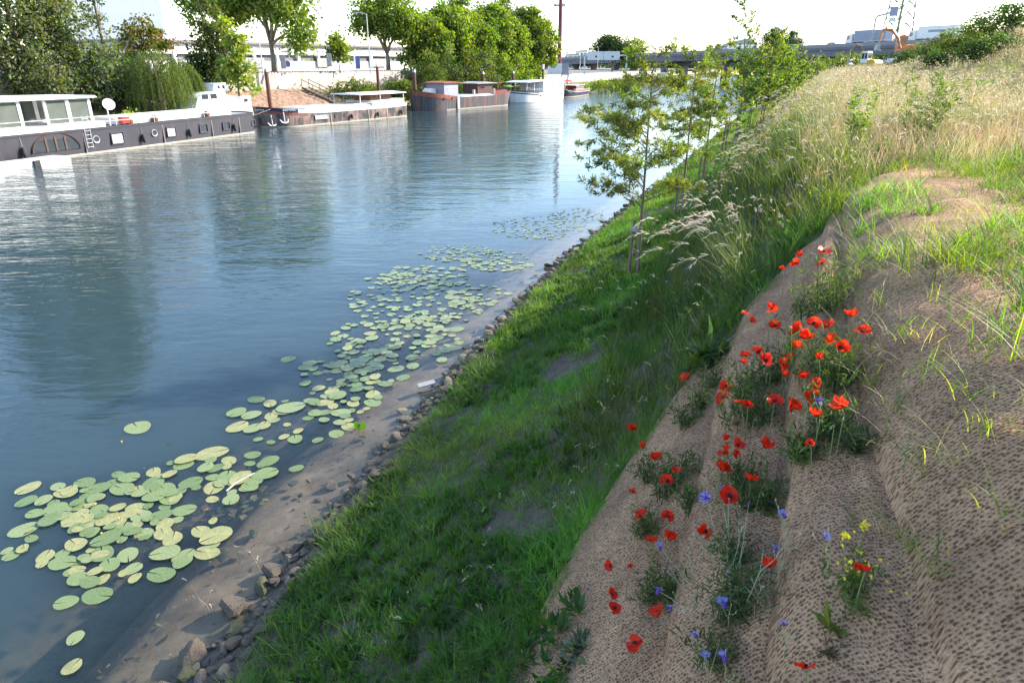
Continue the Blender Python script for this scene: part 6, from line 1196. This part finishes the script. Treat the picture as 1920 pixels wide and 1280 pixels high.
# drowned leaves under the near patch
n = 900; a = rng.uniform(0, 6.28, n); q = np.sqrt(rng.random(n)); sel = rng.integers(0, 3, n); cx = np.array([225, 370, 150])[sel]; cy = np.array([960, 900, 1010])[sel]
P3 = np.array([at(cx[i]+130*q[i]*math.cos(a[i]), cy[i]+75*q[i]*math.sin(a[i]), -.05) for i in range(n)]); P3[:, 2] = -rng.uniform(.02, .14, n); D = rng.normal(size=(n, 3))*[1, 1, .12]
stuff('drowned_leaves', 'brown drowned leaves under the near lily patch', [kites(P3, D, rng.uniform(.08, .2, n), rng.uniform(.06, .13, n), tints(n, [(.3, .2, .09), (.22, .22, .07), (.34, .26, .14), (.2, .13, .07)], .2), np.tile([[0, 0, 1.]], (n, 1))+rng.normal(0, .15, (n, 3)))], LEAF)
p0, p1 = at(425, 922), at(478, 888); t = thing('floating_stick', 'pale stick floating between lily pads', 'stick', tuple(p0)); d = p1-p0; g = MB(); g.tube([(0, 0, .02), d*.3+[0, 0, .05], d*.7+[.02, 0, .05], d+[0, 0, .02]], [.014, .013, .011, .007], 6); g.tube([d*.5+[0, 0, .04], d*.6+[.08, .05, .08]], [.006, .003], 5); g.build('wood', mat('bleached_wood', (.5, .46, .4), .8, .2, 20), t)
for px, py in ((190, 1000), (228, 828), (222, 972), (178, 945), (672, 800)):
    p = at(px, py, .04); t = thing('lily_bud', 'yellow water lily bud rising among the pads' if px < 600 else 'bright green curled lily leaf standing above the water', 'lily bud' if px < 600 else 'leaf', (p[0], p[1], -.02), 0, 'yellow lily buds' if px < 600 else None); 
    if px < 600: g = MB(); g.lathe([(0, 0), (.014, .008), (.017, .02), (.01, .03), (0, .03)], 8, (0, 0, .05)); g.build('bud', YEL, t, True); g = MB(); g.tube([(.02, 0, -.1), (0, 0, .055)], .005, 5); g.build('stalk', STEM, t)
    else: V, F, T = kites(np.array([[0, 0, .0], [.02, 0, 0]]), np.array([[-.3, 0, 1.], [.5, .1, .7]]), .18, .15, tints(2, [(.16, .34, .03)]), np.array([[0, 1, 0.], [0, 1, .2]])); link('blade', mesh_np('blade', V, F, LEAF, T), t); g = MB(); g.tube([(0, 0, -.15), (0, 0, .03)], .006, 5); g.build('stalk', STEM, t)
# ------------------------------------------------------------------ stones at the water's edge
STONE = [mat('edge_stone', (.11, .085, .065), .85, .35, 9, col2=(.06, .06, .03), amount=.4, bump=.02), mat('pale_edge_stone', (.2, .165, .125), .85, .3, 9, col2=(.1, .085, .06), amount=.4, bump=.02), mat('mossy_stone', (.09, .085, .05), .9, .3, 9, col2=(.08, .11, .03), amount=.5, bump=.02)]
import bmesh
def stone_mesh(seed, m):
    r = np.random.default_rng(seed); bm = bmesh.new(); bmesh.ops.create_icosphere(bm, subdivisions=2, radius=1)
    pl = [(Vector(r.normal(size=3)).normalized(), r.uniform(.42, .75)) for _ in range(9)]
    for v in bm.verts:
        for nrm, d in pl:
            k = v.co.dot(nrm)
            if k > d: v.co -= nrm*(k-d)
        v.co *= 1+r.normal(0, .035)
    me = bpy.data.meshes.new('stone'); bm.to_mesh(me); bm.free(); me.materials.append(m); return me
STM = [stone_mesh(k, STONE[(0, 1, 0, 2, 0, 1, 2, 0)[k]]) for k in range(8)]
c = []
for k in range(300):
    S = 9.6+23*rng.random()**1.35; t = rng.normal(.2, .17) if k % 7 else rng.uniform(-1.0, 0); sz = min(.18, .072*math.exp(rng.normal(.1, .42))*(1+.015*(S-10)))
    if t < -.35: sz *= .6
    q = pt(np.array([S]), np.array([t]))[0]; i = int(rng.integers(0, 8)); o = link('stone', STM[i], None, (q[0], q[1], max(q[2], -.1)+sz*.25)); o.scale = (sz*rng.uniform(.9, 1.6), sz*rng.uniform(.8, 1.3), sz*rng.uniform(.5, .85)); o.rotation_euler = (rng.normal(0, .25), rng.normal(0, .25), rng.uniform(0, 6.28))
    wet = t < -.2; pale = i in (1, 5); big = 'large ' if sz > .085 else ('medium ' if sz > .055 else 'small '); tag(o, ('little dark stone sitting in the shallow water off the bank' if wet else big+('pale angular stone in the rubble along the waterline' if pale else 'dark mossy stone in the rubble along the waterline')), 'stone', 'stones in the shallows' if wet else ('pale edge stones' if pale else 'dark edge stones'))
for px, py, sz, lab in ((513, 1072, .17, 'big square wet stone standing out at the waterline'), (440, 1140, .2, 'large flat brown stone half covered by water'), (660, 893, .09, 'brown stone at the tip of the rubble'), (580, 902, .06, 'small brown stone alone on the sandy bed')):
    p = at(px, py, .05); o = link('stone', STM[0], None, tuple(p)); o.scale = (sz*1.2, sz*.9, sz*.7); o.rotation_euler = (.1, 0, 2.2); tag(o, lab, 'stone')
vs_ = []; V = []; F = []; base = np.array([v.co[:] for v in STM[0].vertices]); bf = np.array([p.vertices[:] for p in STM[0].polygons])
for k in range(1100):
    S = rng.uniform(31, 110) if k > 620 else rng.uniform(9.5, 34); t = rng.normal(.22, .17); sz = rng.uniform(.07, .2)*(1 if k > 620 else .5); q = pt(np.array([S]), np.array([t]))[0]; a = rng.uniform(0, 6.28); M_ = np.array([[math.cos(a), -math.sin(a), 0], [math.sin(a), math.cos(a), 0], [0, 0, .7]]); V.append((base@M_.T)*sz*rng.uniform(.7, 1.3, 3)+q+[0, 0, sz*.2]); F.append(bf+len(base)*k)
tag(link('rubble', mesh_np('rubble', np.concatenate(V), np.concatenate(F), STONE[0])), 'dark rubble stones lining the waterline', kind='stuff')
PALEST = mat('white_stone', (.55, .52, .48), .85, .12, 9, bump=.01)
for px, py, sz in ((600, 1254, .035), (905, 1022, .015), (748, 1235, .016), (1275, 1253, .03), (868, 1205, .014), (925, 1130, .02)):
    p, g_ = hit(px if px < 1200 else 880, py); o = link('white_stone', STM[1].copy(), None, (p[0], p[1], g_+sz*.3)); o.data.materials.clear(); o.data.materials.append(PALEST); o.scale = (sz*1.4, sz, sz*.7); o.rotation_euler = (0, 0, rng.uniform(0, 6)); tag(o, 'small white stone lying on the bare soil of the bank', 'stone', 'white stones on the bank')
p = at(800, 722, .08); t = thing('board', 'weathered pale board lying on stones at the waterline', 'board', tuple(p), R(20)); g = MB(); g.box((0, 0, .03), (.34, .17, .025), 0, R(-8)); g.build('plank', mat('pale_board', (.36, .34, .33), .7, .1, 8), t); g = MB(); g.box((.1, 0, .0), (.04, .16, .03), 0, R(-8)); g.build('batten', STAKE, t)
p, g_ = hit(1160, 478); o = link('flat_stone', STM[5], None, (p[0], p[1], g_+.05)); o.scale = (.28, .12, .05); o.rotation_euler = (.1, .25, R(60)); tag(o, 'long pale stone on the sunny grass near the first sapling', 'stone')
# reeds by the waterline
for px, py, lab in ((618, 1005, 'clump of upright sedge blades at the stony edge'), (950, 640, 'bright sedge clump on the sunny waterline'), (1010, 590, 'lush sedge clump beside the rubble'), (925, 660, 'sedge clump next to the dry stalks')):
    p, g_ = hit(px, py); n = 60; t = thing('sedge', lab, 'grass clump', (p[0], p[1], g_-.02)); B = np.concatenate([rng.normal(0, .09, (n, 2)), np.zeros((n, 1))], 1); v = blades(B, rng.uniform(0, 6.28, n), rng.uniform(.25, .55, n), .011, rng.uniform(.05, .35, n), rng.uniform(0, .35, n), tints(n, LUSH+YELG[:1]), 4); link('blades', mesh_np('blades', v[0], v[1], GRASS, v[2]), t)
for px, py, lab in ((905, 690, 'dry bare stalks rising from the waterline stones'), (395, 1160, 'thin seeding stalk at the edge of the shallows'), (500, 1060, 'pale feathery stalk by the big square stone')):
    p, g_ = hit(px, py); n = 14 if px == 905 else 4; t = thing('dry_stalks', lab, 'stalks', (p[0], p[1], g_-.02)); B = np.concatenate([rng.normal(0, .1, (n, 2)), np.zeros((n, 1))], 1); v = blades(B, rng.uniform(0, 6.28, n), rng.uniform(.4, .75, n)*(1 if px == 905 else .7), .006, rng.uniform(.0, .3, n), rng.uniform(0, .3, n), tints(n, [(.45, .38, .3)]), 4); link('stalks', mesh_np('stalks', v[0], v[1], STRAW, v[2]), t)['kind'] = 'stuff'
    hd = seedheads(v[3], v[4], .09, PALE, 6, .012); link('tips', mesh_np('tips', *hd[:2], STRAW, hd[2]), t)['kind'] = 'stuff'
# single grass tufts growing through the upper matting
for k, (px, py) in enumerate(((1655, 830), (1690, 770), (1722, 705), (1765, 690), (1745, 810), (1640, 985), (1692, 1020), (1765, 1065), (1700, 625), (1782, 570), (1662, 650), (1722, 880), (1612, 525), (1655, 570), (1792, 870), (1862, 810), (1852, 660), (1885, 960), (1745, 620), (1640, 720), (1700, 840), (1630, 600), (1580, 430), (1610, 440), (1820, 740), (1600, 480))):
    p, g_ = hit(px, py); n = int(rng.integers(9, 26)); t = thing('grass_tuft', 'thin green grass tuft growing through the wide jute strip on the brow', 'grass tuft', (p[0], p[1], g_-.02), 0, 'grass tufts on the wide jute strip'); t['kind'] = 'thing'; B = np.concatenate([rng.normal(0, .05, (n, 2))*[1.2, 1.6], np.zeros((n, 1))], 1)
    v = blades(B, rng.uniform(0, 6.28, n), rng.uniform(.1, .3, n), .0065, rng.uniform(.1, .8, n), rng.uniform(.2, .9, n), tints(n, TOPG+[(.13, .22, .05)]*2+DRY[:1]), 4); link('blades', mesh_np('blades', v[0], v[1], GRASS, v[2]), t)
# plant litter on the matting and bare soil
n = 2600; S = rng.uniform(9.8, 20, n); t = rng.uniform(.6, 9, n); B = pt(S, t, .008); D = rng.normal(size=(n, 3))*[1, 1, .15]
stuff('plant_litter', 'dead stems and leaf bits strewn over the slope', [kites(B, D, rng.uniform(.02, .09, n), rng.uniform(.002, .009, n), tints(n, [(.3, .22, .13), (.42, .34, .22), (.18, .13, .08), (.12, .14, .06)], .2))], STRAW)
n = 420; S = rng.uniform(9, 19, n); t = -rng.uniform(.1, 1.6, n); B = pt(S, t, .012); D = rng.normal(size=(n, 3))*[1, 1, .1]
stuff('sunken_debris', 'dark sunken leaves and debris on the sandy bed', [kites(B, D, rng.uniform(.03, .14, n), rng.uniform(.01, .05, n), tints(n, [(.12, .09, .06), (.2, .14, .09), (.09, .09, .05), (.3, .24, .18)], .2))], STRAW)
